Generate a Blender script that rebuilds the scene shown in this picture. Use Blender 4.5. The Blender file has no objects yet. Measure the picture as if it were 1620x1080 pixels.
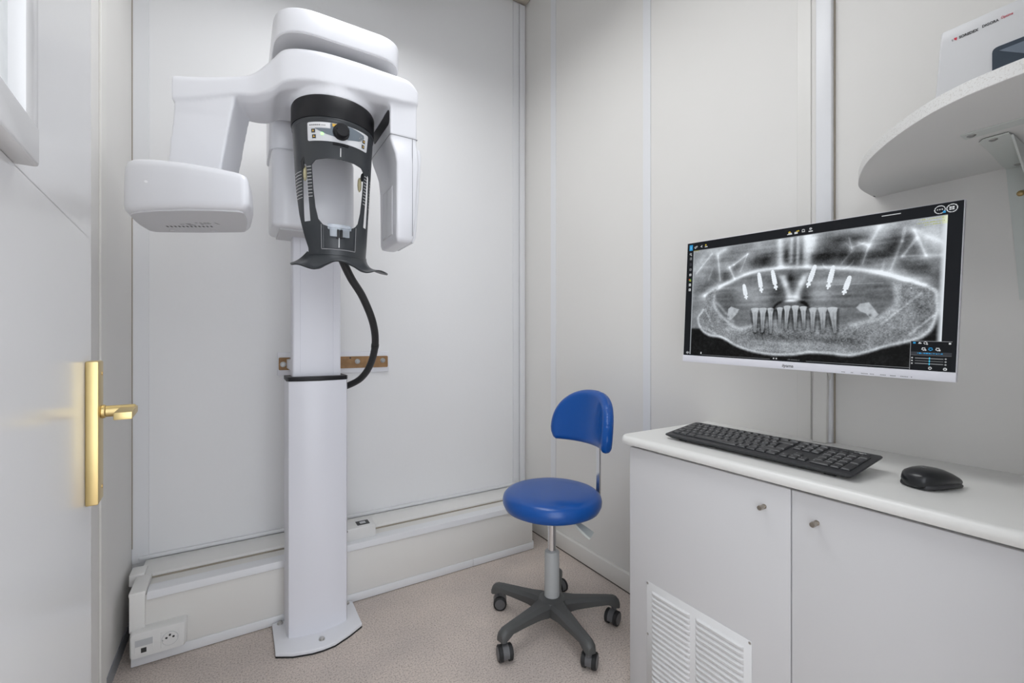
import bpy, bmesh, math, random
import numpy as np
from mathutils import Vector, Matrix

C = bpy.context.scene.collection
PI = math.pi

# ---------------------------------------------------------------- camera
cam_d = bpy.data.cameras.new('camera')
cam = bpy.data.objects.new('camera', cam_d)
C.objects.link(cam)
cam.location = (0, 0, 1.08)
cam.rotation_euler = (math.radians(90), 0, math.radians(-31.6805))
cam_d.sensor_width = 36
cam_d.lens = 700 / 1620 * 36
cam_d.clip_start = 0.01
bpy.context.scene.camera = cam

# ---------------------------------------------------------------- world + lights + exposure
scn = bpy.context.scene
w = bpy.data.worlds.new('world')
scn.world = w
w.use_nodes = True
w.node_tree.nodes['Background'].inputs[0].default_value = (0.90, 0.94, 1.0, 1)
w.node_tree.nodes['Background'].inputs[1].default_value = 2.85

def area(name, loc, rot, sx, sy, power, col):
    d = bpy.data.lights.new(name, 'AREA')
    d.shape = 'RECTANGLE'; d.size = sx; d.size_y = sy
    d.energy = power; d.color = col
    o = bpy.data.objects.new(name, d); C.objects.link(o)
    o.location = loc; o.rotation_euler = rot
    return o

CEIL = 3.09
LIGHT_AT = (0.42, 1.20)
LAMP_Z = 2.60
area('added_panel_light', (LIGHT_AT[0], LIGHT_AT[1], LAMP_Z - 0.01), (0, 0, 0), 0.55, 1.15, 8.4, (0.96, 0.98, 1.0))  # added source, unseen, lights the room from overhead
scn.view_settings.view_transform = 'Standard'
scn.view_settings.look = 'None'
scn.view_settings.gamma = 1
scn.view_settings.use_curve_mapping = False
scn.view_settings.exposure = 0.25

# ---------------------------------------------------------------- materials
def mat(name, col, rough=0.5, metal=0.0, spec=0.5, noise=None, bump=None, coat=0.0, trans=0.0, emit=None, alpha=None):
    m = bpy.data.materials.new(name); m.use_nodes = True
    nt = m.node_tree; b = nt.nodes['Principled BSDF']
    b.inputs['Base Color'].default_value = (*col, 1)
    b.inputs['Roughness'].default_value = rough
    b.inputs['Metallic'].default_value = metal
    b.inputs['Specular IOR Level'].default_value = spec
    if coat:
        b.inputs['Coat Weight'].default_value = coat
        b.inputs['Coat Roughness'].default_value = 0.08
    if trans:
        b.inputs['Transmission Weight'].default_value = trans
    if emit:
        b.inputs['Emission Color'].default_value = (*emit[0], 1)
        b.inputs['Emission Strength'].default_value = emit[1]
    tc = nt.nodes.new('ShaderNodeTexCoord')
    if noise:                      # (scale, second colour, contrast low, contrast high, detail)
        sc, c2, lo, hi, det = noise
        n = nt.nodes.new('ShaderNodeTexNoise'); n.inputs['Scale'].default_value = sc
        n.inputs['Detail'].default_value = det
        r = nt.nodes.new('ShaderNodeValToRGB')
        r.color_ramp.elements[0].position = lo; r.color_ramp.elements[1].position = hi
        r.color_ramp.elements[0].color = (*c2, 1); r.color_ramp.elements[1].color = (*col, 1)
        nt.links.new(tc.outputs['Object'], n.inputs['Vector'])
        nt.links.new(n.outputs['Fac'], r.inputs[0])
        nt.links.new(r.outputs[0], b.inputs['Base Color'])
    if bump:                       # (scale, strength)
        n = nt.nodes.new('ShaderNodeTexNoise'); n.inputs['Scale'].default_value = bump[0]
        n.inputs['Detail'].default_value = 4
        k = nt.nodes.new('ShaderNodeBump'); k.inputs['Strength'].default_value = bump[1]
        k.inputs['Distance'].default_value = 0.002
        nt.links.new(tc.outputs['Object'], n.inputs['Vector'])
        nt.links.new(n.outputs['Fac'], k.inputs['Height'])
        nt.links.new(k.outputs[0], b.inputs['Normal'])
    return m

M = {}
M['wall'] = mat('wall_paint', (0.82, 0.82, 0.825), 0.55, bump=(60, 0.12), noise=(1.6, (0.805, 0.805, 0.81), 0.35, 0.65, 3))
M['wall_warm'] = mat('wall_paint_warm', (0.76, 0.745, 0.715), 0.6, bump=(60, 0.12), noise=(1.6, (0.745, 0.73, 0.70), 0.35, 0.65, 3))
M['wall_left'] = mat('wall_paint_cream', (0.76, 0.745, 0.72), 0.6, noise=(2, (0.74, 0.725, 0.70), 0.35, 0.65, 3))
M['strip'] = mat('cover_strip_plastic', (0.77, 0.775, 0.79), 0.35)
M['strip_warm'] = mat('cover_strip_cream', (0.74, 0.725, 0.69), 0.4)
M['trunk'] = mat('cable_trunking_plastic', (0.80, 0.79, 0.765), 0.35)
M['gap'] = mat('dark_joint', (0.10, 0.09, 0.08), 0.9)
M['joint'] = mat('brown_joint', (0.36, 0.32, 0.26), 0.8)  # dark brownish tone for thin joint lines
M['door'] = mat('door_lacquer', (0.67, 0.665, 0.665), 0.22, noise=(1.2, (0.655, 0.65, 0.65), 0.3, 0.7, 3))
M['ceiling'] = mat('ceiling_paint', (0.80, 0.80, 0.79), 0.8)
M['grey_base'] = mat('grey_plinth_vinyl', (0.30, 0.31, 0.33), 0.5)
M['machine'] = mat('machine_white_plastic', (0.79, 0.795, 0.83), 0.28, coat=0.15)
M['machine_grey'] = mat('machine_light_grey_plastic', (0.66, 0.66, 0.68), 0.4)
M['column'] = mat('column_lacquer', (0.77, 0.775, 0.83), 0.35)
M['black'] = mat('black_satin_plastic', (0.010, 0.010, 0.012), 0.45, spec=0.3)
M['charcoal'] = mat('charcoal_plastic', (0.032, 0.036, 0.041), 0.36, bump=(900, 0.05))
M['rubber'] = mat('black_rubber', (0.012, 0.012, 0.013), 0.6)
M['hose'] = mat('black_braided_hose', (0.014, 0.014, 0.015), 0.45, bump=(700, 0.6))
M['panel'] = mat('control_panel_silver', (0.68, 0.69, 0.71), 0.3)
M['panel_white'] = mat('control_panel_white', (0.80, 0.80, 0.81), 0.3)
M['slate'] = mat('control_panel_slate', (0.16, 0.19, 0.22), 0.35)
M['amber'] = mat('amber_key', (0.75, 0.45, 0.06), 0.35)
M['dark'] = mat('dark_print', (0.03, 0.03, 0.03), 0.5)
M['white'] = mat('white_print', (0.78, 0.78, 0.78), 0.5)
M['grey_print'] = mat('grey_print', (0.30, 0.30, 0.31), 0.5)
M['led'] = mat('green_led', (0.3, 0.9, 0.25), 0.3, emit=((0.4, 1.0, 0.3), 1.2))
M['beige'] = mat('temple_pad_beige', (0.50, 0.45, 0.28), 0.5)
M['clear'] = mat('chin_rest_clear_plastic', (0.80, 0.86, 0.93), 0.08, trans=0.75)
M['steel'] = mat('brushed_steel', (0.55, 0.54, 0.52), 0.3, 1.0)
M['chrome'] = mat('chrome', (0.72, 0.72, 0.73), 0.12, 1.0)
M['zinc'] = mat('zinc_screw', (0.40, 0.40, 0.39), 0.35, 1.0)
M['nickel'] = mat('nickel_knob', (0.42, 0.38, 0.33), 0.3, 1.0)
M['brass'] = mat('satin_brass', (0.66, 0.52, 0.25), 0.38, 1.0)
M['brass_screw'] = mat('yellow_screw', (0.50, 0.36, 0.17), 0.4, 1.0)
M['wood'] = mat('oak_strip', (0.36, 0.20, 0.08), 0.5, noise=(30, (0.27, 0.145, 0.055), 0.4, 0.62, 5))
M['blue'] = mat('blue_vinyl', (0.002, 0.075, 0.33), 0.28, spec=0.5, bump=(500, 0.03))
M['stool_base'] = mat('stool_base_plastic', (0.075, 0.077, 0.076), 0.45, bump=(800, 0.06))
M['caster'] = mat('caster_grey', (0.11, 0.11, 0.115), 0.4)
M['sleeve'] = mat('gas_lift_grey', (0.42, 0.43, 0.43), 0.4)
M['cabinet'] = mat('cabinet_white_laminate', (0.60, 0.595, 0.60), 0.42)
M['worktop'] = mat('worktop_cream_laminate', (0.76, 0.755, 0.73), 0.3)
M['grille'] = mat('grille_metal', (0.70, 0.70, 0.70), 0.45)
M['kb'] = mat('keyboard_black', (0.022, 0.023, 0.026), 0.42)
M['key'] = mat('keycap_black', (0.030, 0.031, 0.034), 0.36)
M['legend'] = mat('key_legend', (0.62, 0.63, 0.64), 0.5)
M['mouse'] = mat('mouse_black', (0.012, 0.013, 0.015), 0.28)
M['mouse_side'] = mat('mouse_side_black', (0.03, 0.031, 0.034), 0.45)
M['bezel'] = mat('monitor_white_plastic', (0.74, 0.74, 0.79), 0.35)
M['shelf'] = mat('shelf_white_laminate', (0.74, 0.735, 0.715), 0.5)
M['shelf_edge'] = mat('shelf_edge_speckled', (0.73, 0.725, 0.705), 0.6, noise=(420, (0.60, 0.58, 0.55), 0.34, 0.46, 4), bump=(400, 0.3))
M['bracket'] = mat('bracket_pale_enamel', (0.62, 0.65, 0.62), 0.35)
M['scanner'] = mat('scanner_white_plastic', (0.60, 0.60, 0.605), 0.35)
M['smoke'] = mat('scanner_window_smoked', (0.03, 0.045, 0.065), 0.08)
M['smoke_in'] = mat('scanner_inner_tray', (0.13, 0.16, 0.20), 0.3)
M['red'] = mat('red_print', (0.55, 0.02, 0.05), 0.5)
M['frost'] = mat('frosted_pane', (0.72, 0.74, 0.74), 0.3, noise=(40, (0.68, 0.70, 0.70), 0.4, 0.6, 2))
M['socket'] = mat('socket_white', (0.74, 0.735, 0.72), 0.3)
M['socket_grey'] = mat('socket_label_and_shadow_grey', (0.50, 0.51, 0.52), 0.4)  # label windows, outlet insert, and the painted shadow ring of the well
M['lamp'] = mat('added_lamp_diffuser', (0.9, 0.9, 0.9), 0.5, emit=((0.97, 0.98, 1.0), 1.5))
M['cornice'] = mat('cornice_aged', (0.50, 0.45, 0.38), 0.7)

def floor_mat():
    m = bpy.data.materials.new('speckled_vinyl'); m.use_nodes = True
    nt = m.node_tree; b = nt.nodes['Principled BSDF']
    b.inputs['Roughness'].default_value = 0.5
    b.inputs['Specular IOR Level'].default_value = 0.3
    tc = nt.nodes.new('ShaderNodeTexCoord')
    n1 = nt.nodes.new('ShaderNodeTexNoise'); n1.inputs['Scale'].default_value = 190; n1.inputs['Detail'].default_value = 3
    r1 = nt.nodes.new('ShaderNodeValToRGB')
    e = r1.color_ramp.elements
    e[0].position = 0.30; e[0].color = (0.36, 0.31, 0.28, 1)
    e[1].position = 0.72; e[1].color = (0.72, 0.645, 0.595, 1)
    k = e.new(0.5); k.color = (0.62, 0.56, 0.52, 1)
    n2 = nt.nodes.new('ShaderNodeTexNoise'); n2.inputs['Scale'].default_value = 3.2; n2.inputs['Detail'].default_value = 5
    r2 = nt.nodes.new('ShaderNodeValToRGB')
    r2.color_ramp.elements[0].position = 0.35; r2.color_ramp.elements[0].color = (0.86, 0.84, 0.83, 1)
    r2.color_ramp.elements[1].position = 0.7; r2.color_ramp.elements[1].color = (1.08, 1.04, 1.0, 1)
    mx = nt.nodes.new('ShaderNodeMix'); mx.data_type = 'RGBA'; mx.blend_type = 'MULTIPLY'; mx.inputs[0].default_value = 1
    nt.links.new(tc.outputs['Object'], n1.inputs['Vector']); nt.links.new(tc.outputs['Object'], n2.inputs['Vector'])
    nt.links.new(n1.outputs['Fac'], r1.inputs[0]); nt.links.new(n2.outputs['Fac'], r2.inputs[0])
    nt.links.new(r1.outputs[0], mx.inputs[6]); nt.links.new(r2.outputs[0], mx.inputs[7])
    nt.links.new(mx.outputs[2], b.inputs['Base Color'])
    return m
M['floor'] = floor_mat()

def screen_mat():
    m = bpy.data.materials.new('lit_screen'); m.use_nodes = True
    nt = m.node_tree; b = nt.nodes['Principled BSDF']
    at = nt.nodes.new('ShaderNodeAttribute'); at.attribute_name = 'picture'
    b.inputs['Base Color'].default_value = (0.004, 0.004, 0.004, 1)
    b.inputs['Roughness'].default_value = 0.35
    b.inputs['Specular IOR Level'].default_value = 0.15
    nt.links.new(at.outputs['Color'], b.inputs['Emission Color'])
    b.inputs['Emission Strength'].default_value = 0.80
    return m
M['screen'] = screen_mat()

# ---------------------------------------------------------------- mesh helpers
def NB(): return bmesh.new()

def box(bm, lo, hi, bev=0.0, seg=2, mi=0, rot=None, piv=None):
    lo = Vector(lo); hi = Vector(hi)
    t = bmesh.new()
    bmesh.ops.create_cube(t, size=1)
    bmesh.ops.scale(t, vec=hi - lo, verts=t.verts)
    bmesh.ops.translate(t, vec=(lo + hi) / 2, verts=t.verts)
    if bev:
        bmesh.ops.bevel(t, geom=t.edges[:], offset=bev, segments=seg, profile=0.5, affect='EDGES')
    if rot is not None:
        bmesh.ops.rotate(t, cent=Vector(piv) if piv is not None else (lo + hi) / 2, matrix=rot, verts=t.verts)
    merge(bm, t, mi)

def merge(bm, t, mi=None):
    vm = {}
    for v in t.verts: vm[v] = bm.verts.new(v.co)
    for f in t.faces:
        try:
            nf = bm.faces.new([vm[v] for v in f.verts])
            nf.material_index = f.material_index if mi is None else mi
        except ValueError:
            pass
    t.free()

def prism(bm, pts, z0, z1, bev=0.0, seg=2, mi=0, top_scale=None):
    """outline in x,y extruded from z0 to z1"""
    t = bmesh.new()
    a = [t.verts.new((p[0], p[1], z0)) for p in pts]
    b = [t.verts.new((p[0], p[1], z1)) for p in pts]
    n = len(pts)
    t.faces.new(a[::-1]); t.faces.new(b)
    for i in range(n):
        t.faces.new((a[i], a[(i + 1) % n], b[(i + 1) % n], b[i]))
    bmesh.ops.recalc_face_normals(t, faces=t.faces)
    if bev:
        es = [e for e in t.edges if abs(e.verts[0].co.z - e.verts[1].co.z) < 1e-7]
        bmesh.ops.bevel(t, geom=es, offset=bev, segments=seg, profile=0.5, affect='EDGES')
    merge(bm, t, mi)

def round_poly(pts, r, seg=5):
    """round the corners of a polygon; r one radius or one per corner"""
    out = []; n = len(pts)
    for i in range(n):
        ri = r[i] if isinstance(r, (list, tuple)) else r
        p = Vector(pts[i][:2]); a = Vector(pts[i - 1][:2]); b = Vector(pts[(i + 1) % n][:2])
        if ri <= 0: out.append((p.x, p.y)); continue
        da = (a - p); db = (b - p); la = da.length; lb = db.length
        da.normalize(); db.normalize()
        q = min(ri, la * 0.49, lb * 0.49)
        p0 = p + da * q; p1 = p + db * q
        for k in range(seg + 1):
            s = k / seg
            v = p0 * (1 - s) ** 2 + p * 2 * s * (1 - s) + p1 * s ** 2
            out.append((v.x, v.y))
    return out

def loft(bm, rings, cap=True, closed=True, mi=0):
    vs = [[bm.verts.new(p) for p in r] for r in rings]
    n = len(rings[0])
    for i in range(len(vs) - 1):
        for j in range(n if closed else n - 1):
            f = bm.faces.new((vs[i][j], vs[i][(j + 1) % n], vs[i + 1][(j + 1) % n], vs[i + 1][j]))
            f.material_index = mi
    if cap:
        f = bm.faces.new(vs[0][::-1]); f.material_index = mi
        f = bm.faces.new(vs[-1]); f.material_index = mi

def frame_of(d):
    d = Vector(d).normalized()
    a = Vector((0, 0, 1)) if abs(d.z) < 0.9 else Vector((1, 0, 0))
    u = d.cross(a).normalized(); v = d.cross(u).normalized()
    return d, u, v

def tube(bm, pts, r, n=14, mi=0, cap=True):
    pts = [Vector(p) for p in pts]
    rings = []
    u = None
    for i, p in enumerate(pts):
        d = (pts[min(i + 1, len(pts) - 1)] - pts[max(i - 1, 0)]).normalized()
        if u is None: _, u, v = frame_of(d)
        u = (u - d * u.dot(d)).normalized(); v = d.cross(u)
        ri = r[i] if isinstance(r, (list, tuple)) else r
        rings.append([p + (u * math.cos(2 * PI * k / n) + v * math.sin(2 * PI * k / n)) * ri for k in range(n)])
    loft(bm, rings, cap, True, mi)

def cyl(bm, p0, p1, r, n=24, mi=0, bev=0.0):
    p0 = Vector(p0); p1 = Vector(p1); d = (p1 - p0).normalized()
    if bev:
        tube(bm, [p0, p0 + d * 1e-5, p0 + d * bev, p1 - d * bev, p1 - d * 1e-5, p1], [r - bev, r - bev, r, r, r - bev, r - bev], n, mi)
    else:
        tube(bm, [p0, p1], r, n, mi)

def lathe(bm, prof, c=(0, 0, 0), n=48, mi=0):
    """prof: (r, z) from bottom to top"""
    rings = []
    for r, z in prof:
        rings.append([Vector((c[0] + max(r, 1e-5) * math.cos(2 * PI * k / n), c[1] + max(r, 1e-5) * math.sin(2 * PI * k / n), c[2] + z)) for k in range(n)])
    loft(bm, rings, True, True, mi)

def catmull(pts, m=8):
    P = [Vector(p) for p in pts]; out = []
    for i in range(len(P) - 1):
        a = P[max(i - 1, 0)]; b = P[i]; c = P[i + 1]; d = P[min(i + 2, len(P) - 1)]
        for k in range(m):
            t = k / m
            out.append(0.5 * ((2 * b) + (c - a) * t + (2 * a - 5 * b + 4 * c - d) * t * t + (3 * b - a - 3 * c + d) * t ** 3))
    out.append(P[-1])
    return out

def sdpoly(U, V, poly):
    """signed distance to polygon, negative inside (numpy)"""
    P = np.array(poly, float); n = len(P)
    d = np.full(U.shape, 1e9); s = np.ones(U.shape)
    for i in range(n):
        ax, ay = P[i]; bx, by = P[i - 1]
        ex, ey = bx - ax, by - ay; wx, wy = U - ax, V - ay
        t = np.clip((wx * ex + wy * ey) / (ex * ex + ey * ey + 1e-18), 0, 1)
        dx, dy = wx - ex * t, wy - ey * t
        d = np.minimum(d, dx * dx + dy * dy)
        c1 = V >= ay; c2 = V < by; c3 = ex * wy > ey * wx
        s = np.where((c1 & c2 & c3) | (~c1 & ~c2 & ~c3), -s, s)
    return s * np.sqrt(d)

def sheet(bm, sdf, ur, vr, nu, nv, mapf, mi=0):
    """cut sheet: region sdf<0 of the u,v rectangle, mapped by mapf(u,v,side,depth) for side 0/1 and closed round its rim"""
    us = np.linspace(ur[0], ur[1], nu); vs = np.linspace(vr[0], vr[1], nv)
    U, V = np.meshgrid(us, vs, indexing='ij'); S = sdf(U, V)
    pts = {}; coords = []; polys = []
    def idx(key, u, v, s):
        if key not in pts:
            pts[key] = len(coords); coords.append((u, v, max(0.0, -s)))
        return pts[key]
    for i in range(nu - 1):
        for j in range(nv - 1):
            cs = [(i, j), (i + 1, j), (i + 1, j + 1), (i, j + 1)]
            sv = [S[c] for c in cs]
            if min(sv) >= 0: continue
            pl = []
            for k in range(4):
                a = cs[k]; b = cs[(k + 1) % 4]; sa = sv[k]; sb = sv[(k + 1) % 4]
                if sa < 0: pl.append(idx(a, U[a], V[a], sa))
                if (sa < 0) != (sb < 0):
                    t = sa / (sa - sb); key = (min(a, b), max(a, b))
                    pl.append(idx(key, U[a] + (U[b] - U[a]) * t, V[a] + (V[b] - V[a]) * t, 0.0))
            if len(pl) >= 3: polys.append(pl)
    A = [bm.verts.new(mapf(u, v, 0, d)) for u, v, d in coords]
    B = [bm.verts.new(mapf(u, v, 1, d)) for u, v, d in coords]
    ed = {}
    for pl in polys:
        f = bm.faces.new([A[k] for k in pl]); f.material_index = mi
        f = bm.faces.new([B[k] for k in pl[::-1]]); f.material_index = mi
        for k in range(len(pl)):
            e = (pl[k], pl[(k + 1) % len(pl)])
            if (e[1], e[0]) in ed: del ed[(e[1], e[0])]
            else: ed[e] = 1
    for a, b in ed:
        f = bm.faces.new((A[b], A[a], B[a], B[b])); f.material_index = mi

ROOTLOC = {}
def obj(name, bm, m, parent=None, smooth=40, local=False):
    bmesh.ops.recalc_face_normals(bm, faces=bm.faces[:])
    me = bpy.data.meshes.new(name); bm.to_mesh(me); bm.free()
    for k in (m if isinstance(m, (list, tuple)) else [m]): me.materials.append(M[k])
    if smooth:
        me.shade_smooth(); me.set_sharp_from_angle(angle=math.radians(smooth))
    o = bpy.data.objects.new(name, me); C.objects.link(o)
    if parent:
        o.parent = parent
        if not local:
            r = parent
            while r.parent: r = r.parent
            me.transform(Matrix.Translation(-r.location))
    return o

def center_origin(o):
    """put a top-level mesh's origin at its base centre"""
    vs = [v.co for v in o.data.vertices]
    c = Vector(((min(v.x for v in vs) + max(v.x for v in vs)) / 2, (min(v.y for v in vs) + max(v.y for v in vs)) / 2, min(v.z for v in vs)))
    o.data.transform(Matrix.Translation(-c)); o.location = c

def tag(o, label, cat, group=None, kind=None):
    o['label'] = label; o['category'] = cat
    if group: o['group'] = group
    if kind: o['kind'] = kind
    return o

def thing(name, label, cat, loc=(0, 0, 0), rot=(0, 0, 0), group=None, kind=None):
    o = bpy.data.objects.new(name, None); C.objects.link(o)
    o.empty_display_size = 0.05
    o.location = loc; o.rotation_euler = rot
    return tag(o, label, cat, group, kind)

def struct(name, bm, m, label, cat, smooth=40):
    o = obj(name, bm, m, smooth=smooth)
    return tag(o, label, cat, kind='structure')

def glyphs(text, size, extrude=0.0002, shear=0.0, spacing=1.0, bold=0.0):
    """text as a mesh in the x,y plane, left-bottom at origin; returns bmesh and width"""
    cu = bpy.data.curves.new('t', 'FONT'); cu.body = text; cu.size = size; cu.extrude = extrude
    cu.shear = shear; cu.space_character = spacing; cu.offset = bold; cu.resolution_u = 3
    o = bpy.data.objects.new('t', cu); C.objects.link(o)
    dg = bpy.context.evaluated_depsgraph_get(); dg.update()
    me = bpy.data.meshes.new_from_object(o.evaluated_get(dg))
    bm = bmesh.new(); bm.from_mesh(me)
    bpy.data.objects.remove(o); bpy.data.curves.remove(cu); bpy.data.meshes.remove(me)
    for f in bm.faces: f.material_index = 0
    xs = [v.co.x for v in bm.verts] or [0]
    return bm, max(xs)

def put_text(bm, text, size, origin, ex, ey, mi=0, center=False, width=None, **k):
    t, wd = glyphs(text, size, **k)
    if width:
        for v in t.verts: v.co.x *= width / wd
        wd = width
    ex = Vector(ex).normalized(); ey = Vector(ey).normalized(); ez = ex.cross(ey)
    o = Vector(origin) - (ex * wd / 2 if center else Vector((0, 0, 0)))
    for v in t.verts:
        v.co = o + ex * v.co.x + ey * v.co.y + ez * v.co.z
    merge(bm, t, mi)

# ================================================================ ROOM
XL, XR, YB, YF = -0.345, 1.44, 2.184, 0.0
b = NB(); box(b, (XL - .1, -1.3, -.06), (XR + .1, YB + .1, 0)); struct('floor', b, 'floor', 'beige pink speckled vinyl floor', 'floor')
b = NB(); box(b, (XL - .1, YF - .1, CEIL), (XR + .1, YB + .1, CEIL + .08)); struct('ceiling', b, 'ceiling', 'white ceiling above the little room', 'ceiling')
b = NB(); box(b, (XL - .1, YB, 0), (XR + .1, YB + .1, CEIL)); struct('wall_back', b, 'wall', 'white painted back wall behind the tall machine', 'wall')
b = NB(); box(b, (XR, YF - .1, 0), (XR + .1, YB, CEIL)); struct('wall_right', b, 'wall_warm', 'off-white panelled right wall behind the monitor', 'wall')
b = NB(); box(b, (XL - .1, YF - .1, 0), (XL, YB, CEIL)); struct('wall_left', b, 'wall_left', 'narrow cream left wall beyond the open door', 'wall')
b = NB()
box(b, (XL, -.1, 0), (-.2, 0, CEIL)); box(b, (.58, -.1, 0), (XR, 0, CEIL)); box(b, (-.2, -.1, 2.1), (.58, 0, CEIL))
struct('wall_front', b, 'wall', 'front wall with the entrance opening', 'wall')

def strip(name, lo, hi, m, label, bev=0.001):
    b = NB(); box(b, lo, hi, bev, 1); return struct(name, b, m, label, 'trim')
LED = 0.235     # top of the low boxed-in ledge along the back wall
strip('trim_1', (XL, YB - .006, LED), (-.294, YB, 3.05), 'strip', 'pale grey cover strip in the left corner of the back wall')
strip('trim_15', (XL + .0003, YB - .0085, LED + .06), (XL + .0030, YB, 3.05), 'joint', 'thin dark joint in the left corner of the back wall', 0)
strip('trim_2', (1.353, YB - .006, LED), (1.391, YB, 3.05), 'strip', 'pale grey cover strip in the right corner of the back wall')
strip('trim_3', (1.395, YB - .012, LED), (1.428, YB, 3.05), 'strip', 'narrow corner bead where back and right wall meet')
strip('trim_4', (XR - .003, 1.884, .085), (XR, 1.929, CEIL), 'strip', 'first pale panel joint strip on the right wall from the corner')
strip('trim_5', (XR - .004, 1.246, .085), (XR, 1.286, CEIL), 'strip', 'second wider pale panel joint strip on the right wall')
strip('trim_6', (XR - .004, .648, .70), (XR, .686, CEIL), 'strip_warm', 'flat cream cover strip running behind the monitor')
b = NB()
box(b, (XR - .018, .589, .792), (XR, .630, CEIL), .004, 2)
box(b, (XR - .004, .5855, .792), (XR, .5895, CEIL), 0, mi=1)
struct('trim_7', b, ['strip', 'joint'], 'raised white cable trunking rising from behind the monitor to the ceiling', 'trim')
strip('trim_8', (XL, 1.715, 0), (XL + .006, 1.775, CEIL), 'strip_warm', 'flat cream strip on the left wall just past the door edge')
b = NB(); box(b, (XL, YB - .06, 3.055), (XR, YB, CEIL), .01, 2); struct('trim_9', b, 'cornice', 'aged cornice along the top of the back wall', 'trim')
# ledge: boxed-in pipe run along the back wall
b = NB(); box(b, (-.305, 1.908, 0), (1.304, YB, LED - .003), .004, 2); struct('trim_10', b, 'wall_warm', 'low boxed-in ledge along the foot of the back wall', 'ledge')
b = NB()
for x0, x1 in ((-.262, 1.145), (1.1462, 1.307)):
    L_ = [(1.908, .2145), (1.9025, .2145), (1.902, .215), (1.902, .239), (1.9028, .2408), (1.9045, .2415), (1.957, .2415), (1.958, .2405), (1.958, .232), (1.908, .232)]
    loft(b, [[Vector((x0, y, z)) for y, z in L_], [Vector((x1, y, z)) for y, z in L_]])
    box(b, (x0, 1.9055, .2128), (x1, 1.908, .2146), mi=1)
struct('trim_11', b, ['strip', 'joint'], 'white angle moulding along the front edge of the ledge', 'trim')
b = NB()
for x0, x1 in ((-.304, .955), (.9565, 1.308)):
    box(b, (x0, 1.902, .002), (x1, 1.908, .036), .003, 2)
box(b, (1.303, 1.905, .002), (1.308, 2.0, .04), .002, 2)
struct('baseboard_back', b, 'strip', 'low white skirting at the foot of the ledge', 'baseboard')
b = NB()
box(b, (-.303, 2.03, LED - .003), (1.35, YB - .012, .247), .004, 2)
box(b, (-.303, 2.026, LED - .003), (1.35, 2.031, .2375), 0, mi=1)
struct('trim_12', b, ['trunk', 'joint'], 'flat cream cable trunking lying along the back of the ledge', 'trim')
b = NB(); box(b, (XL + .02, YB - .012, .247), (1.36, YB, .262), .003, 2); struct('trim_13', b, 'strip', 'thin white bead where the back wall meets the ledge', 'trim')
# right skirting
b = NB(); box(b, (XR - .022, .97, .006), (XR, YB, .082), .003, 2); box(b, (XR - .020, .97, 0), (XR, YB, .007), 0, mi=1)
struct('baseboard_right', b, ['strip_warm', 'gap'], 'cream skirting board along the right wall', 'baseboard')
b = NB(); box(b, (XL, .9, 0), (XL + .004, 2.18, .05), .001, 1); struct('baseboard_left', b, 'grey_base', 'grey vinyl skirting along the left wall', 'baseboard')
# corner trunking on the ledge's left end, dropping to the socket
b = NB()
box(b, (-.307, 1.893, .120), (-.266, 1.908, .246), .003, 2)
box(b, (-.309, 1.895, LED), (-.264, 2.03, .250), .004, 2)
box(b, (-.330, 2.03, LED - .02), (-.285, 2.10, .256), .004, 2)
struct('trim_14', b, 'trunk', 'short cream trunking dropping over the left end of the ledge', 'trim')

# added lamp, out of view above the frame, to light the room
t = thing('added_panel_lamp', 'added unseen rectangular white panel lamp hanging from the ceiling on four rods', 'added lamp', (LIGHT_AT[0], LIGHT_AT[1], LAMP_Z))
b = NB(); x, y = LIGHT_AT; z = LAMP_Z
for lo, hi in (((x - .3, y - .6, z), (x + .3, y - .58, z + .05)), ((x - .3, y + .58, z), (x + .3, y + .6, z + .05)),
               ((x - .3, y - .58, z), (x - .28, y + .58, z + .05)), ((x + .28, y - .58, z), (x + .3, y + .58, z + .05))):
    box(b, lo, hi, .002, 1)
box(b, (x - .285, y - .585, z + .035), (x + .285, y + .585, z + .05))
obj('housing', b, 'ceiling', t)
b = NB(); box(b, (x - .28, y - .58, z + .005), (x + .28, y + .58, z + .01)); obj('diffuser', b, 'lamp', t)
for sx in (-.25, .25):
    for sy in (-.55, .55):
        b = NB(); cyl(b, (x + sx, y + sy, z + .05), (x + sx, y + sy, CEIL), .004, 10); obj('rod', b, 'steel', t)

# ================================================================ DOOR (open, left)
dr = thing('door_1', 'open white lacquered door with brass handle at left', 'door', (-.2, .95, 0), (0, 0, math.radians(4.1)), kind='structure')
WY0, WY1, WZ0, WZ1 = -.74, -.371, 1.241, 1.93
b = NB()
box(b, (-.04, -.85, .01), (0, -.0, WZ0))
box(b, (-.04, -.85, WZ1), (0, -.0, 2.085))
box(b, (-.04, WY1, WZ0 - .001), (0, 0, WZ1 + .001), 0)
box(b, (-.04, -.85, WZ0 - .001), (0, WY0, WZ1 + .001), 0)
obj('panel', b, 'door', dr, local=True)
b = NB()
fw = .037
box(b, (-.002, WY0, WZ0), (.016, WY1, WZ0 + fw), .003, 2); box(b, (-.002, WY0, WZ1 - fw), (.016, WY1, WZ1), .003, 2)
box(b, (-.002, WY1 - fw, WZ0 + .001), (.0155, WY1 - .0005, WZ1 - .001), .003, 2); box(b, (-.002, WY0 + .0005, WZ0 + .001), (.0155, WY0 + fw, WZ1 - .001), .003, 2)
obj('window_frame', b, 'door', dr, local=True)
b = NB(); box(b, (-.004, WY0 + .002, WZ0 + .002), (.004, WY1 - .002, WZ1 - .002)); obj('pane', b, 'frost', dr, local=True)
b = NB()
box(b, (0, -.052, .832), (.0155, -.008, 1.050), .0025, 2)
hp = obj('handle_plate', b, 'brass', dr, local=True)
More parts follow.
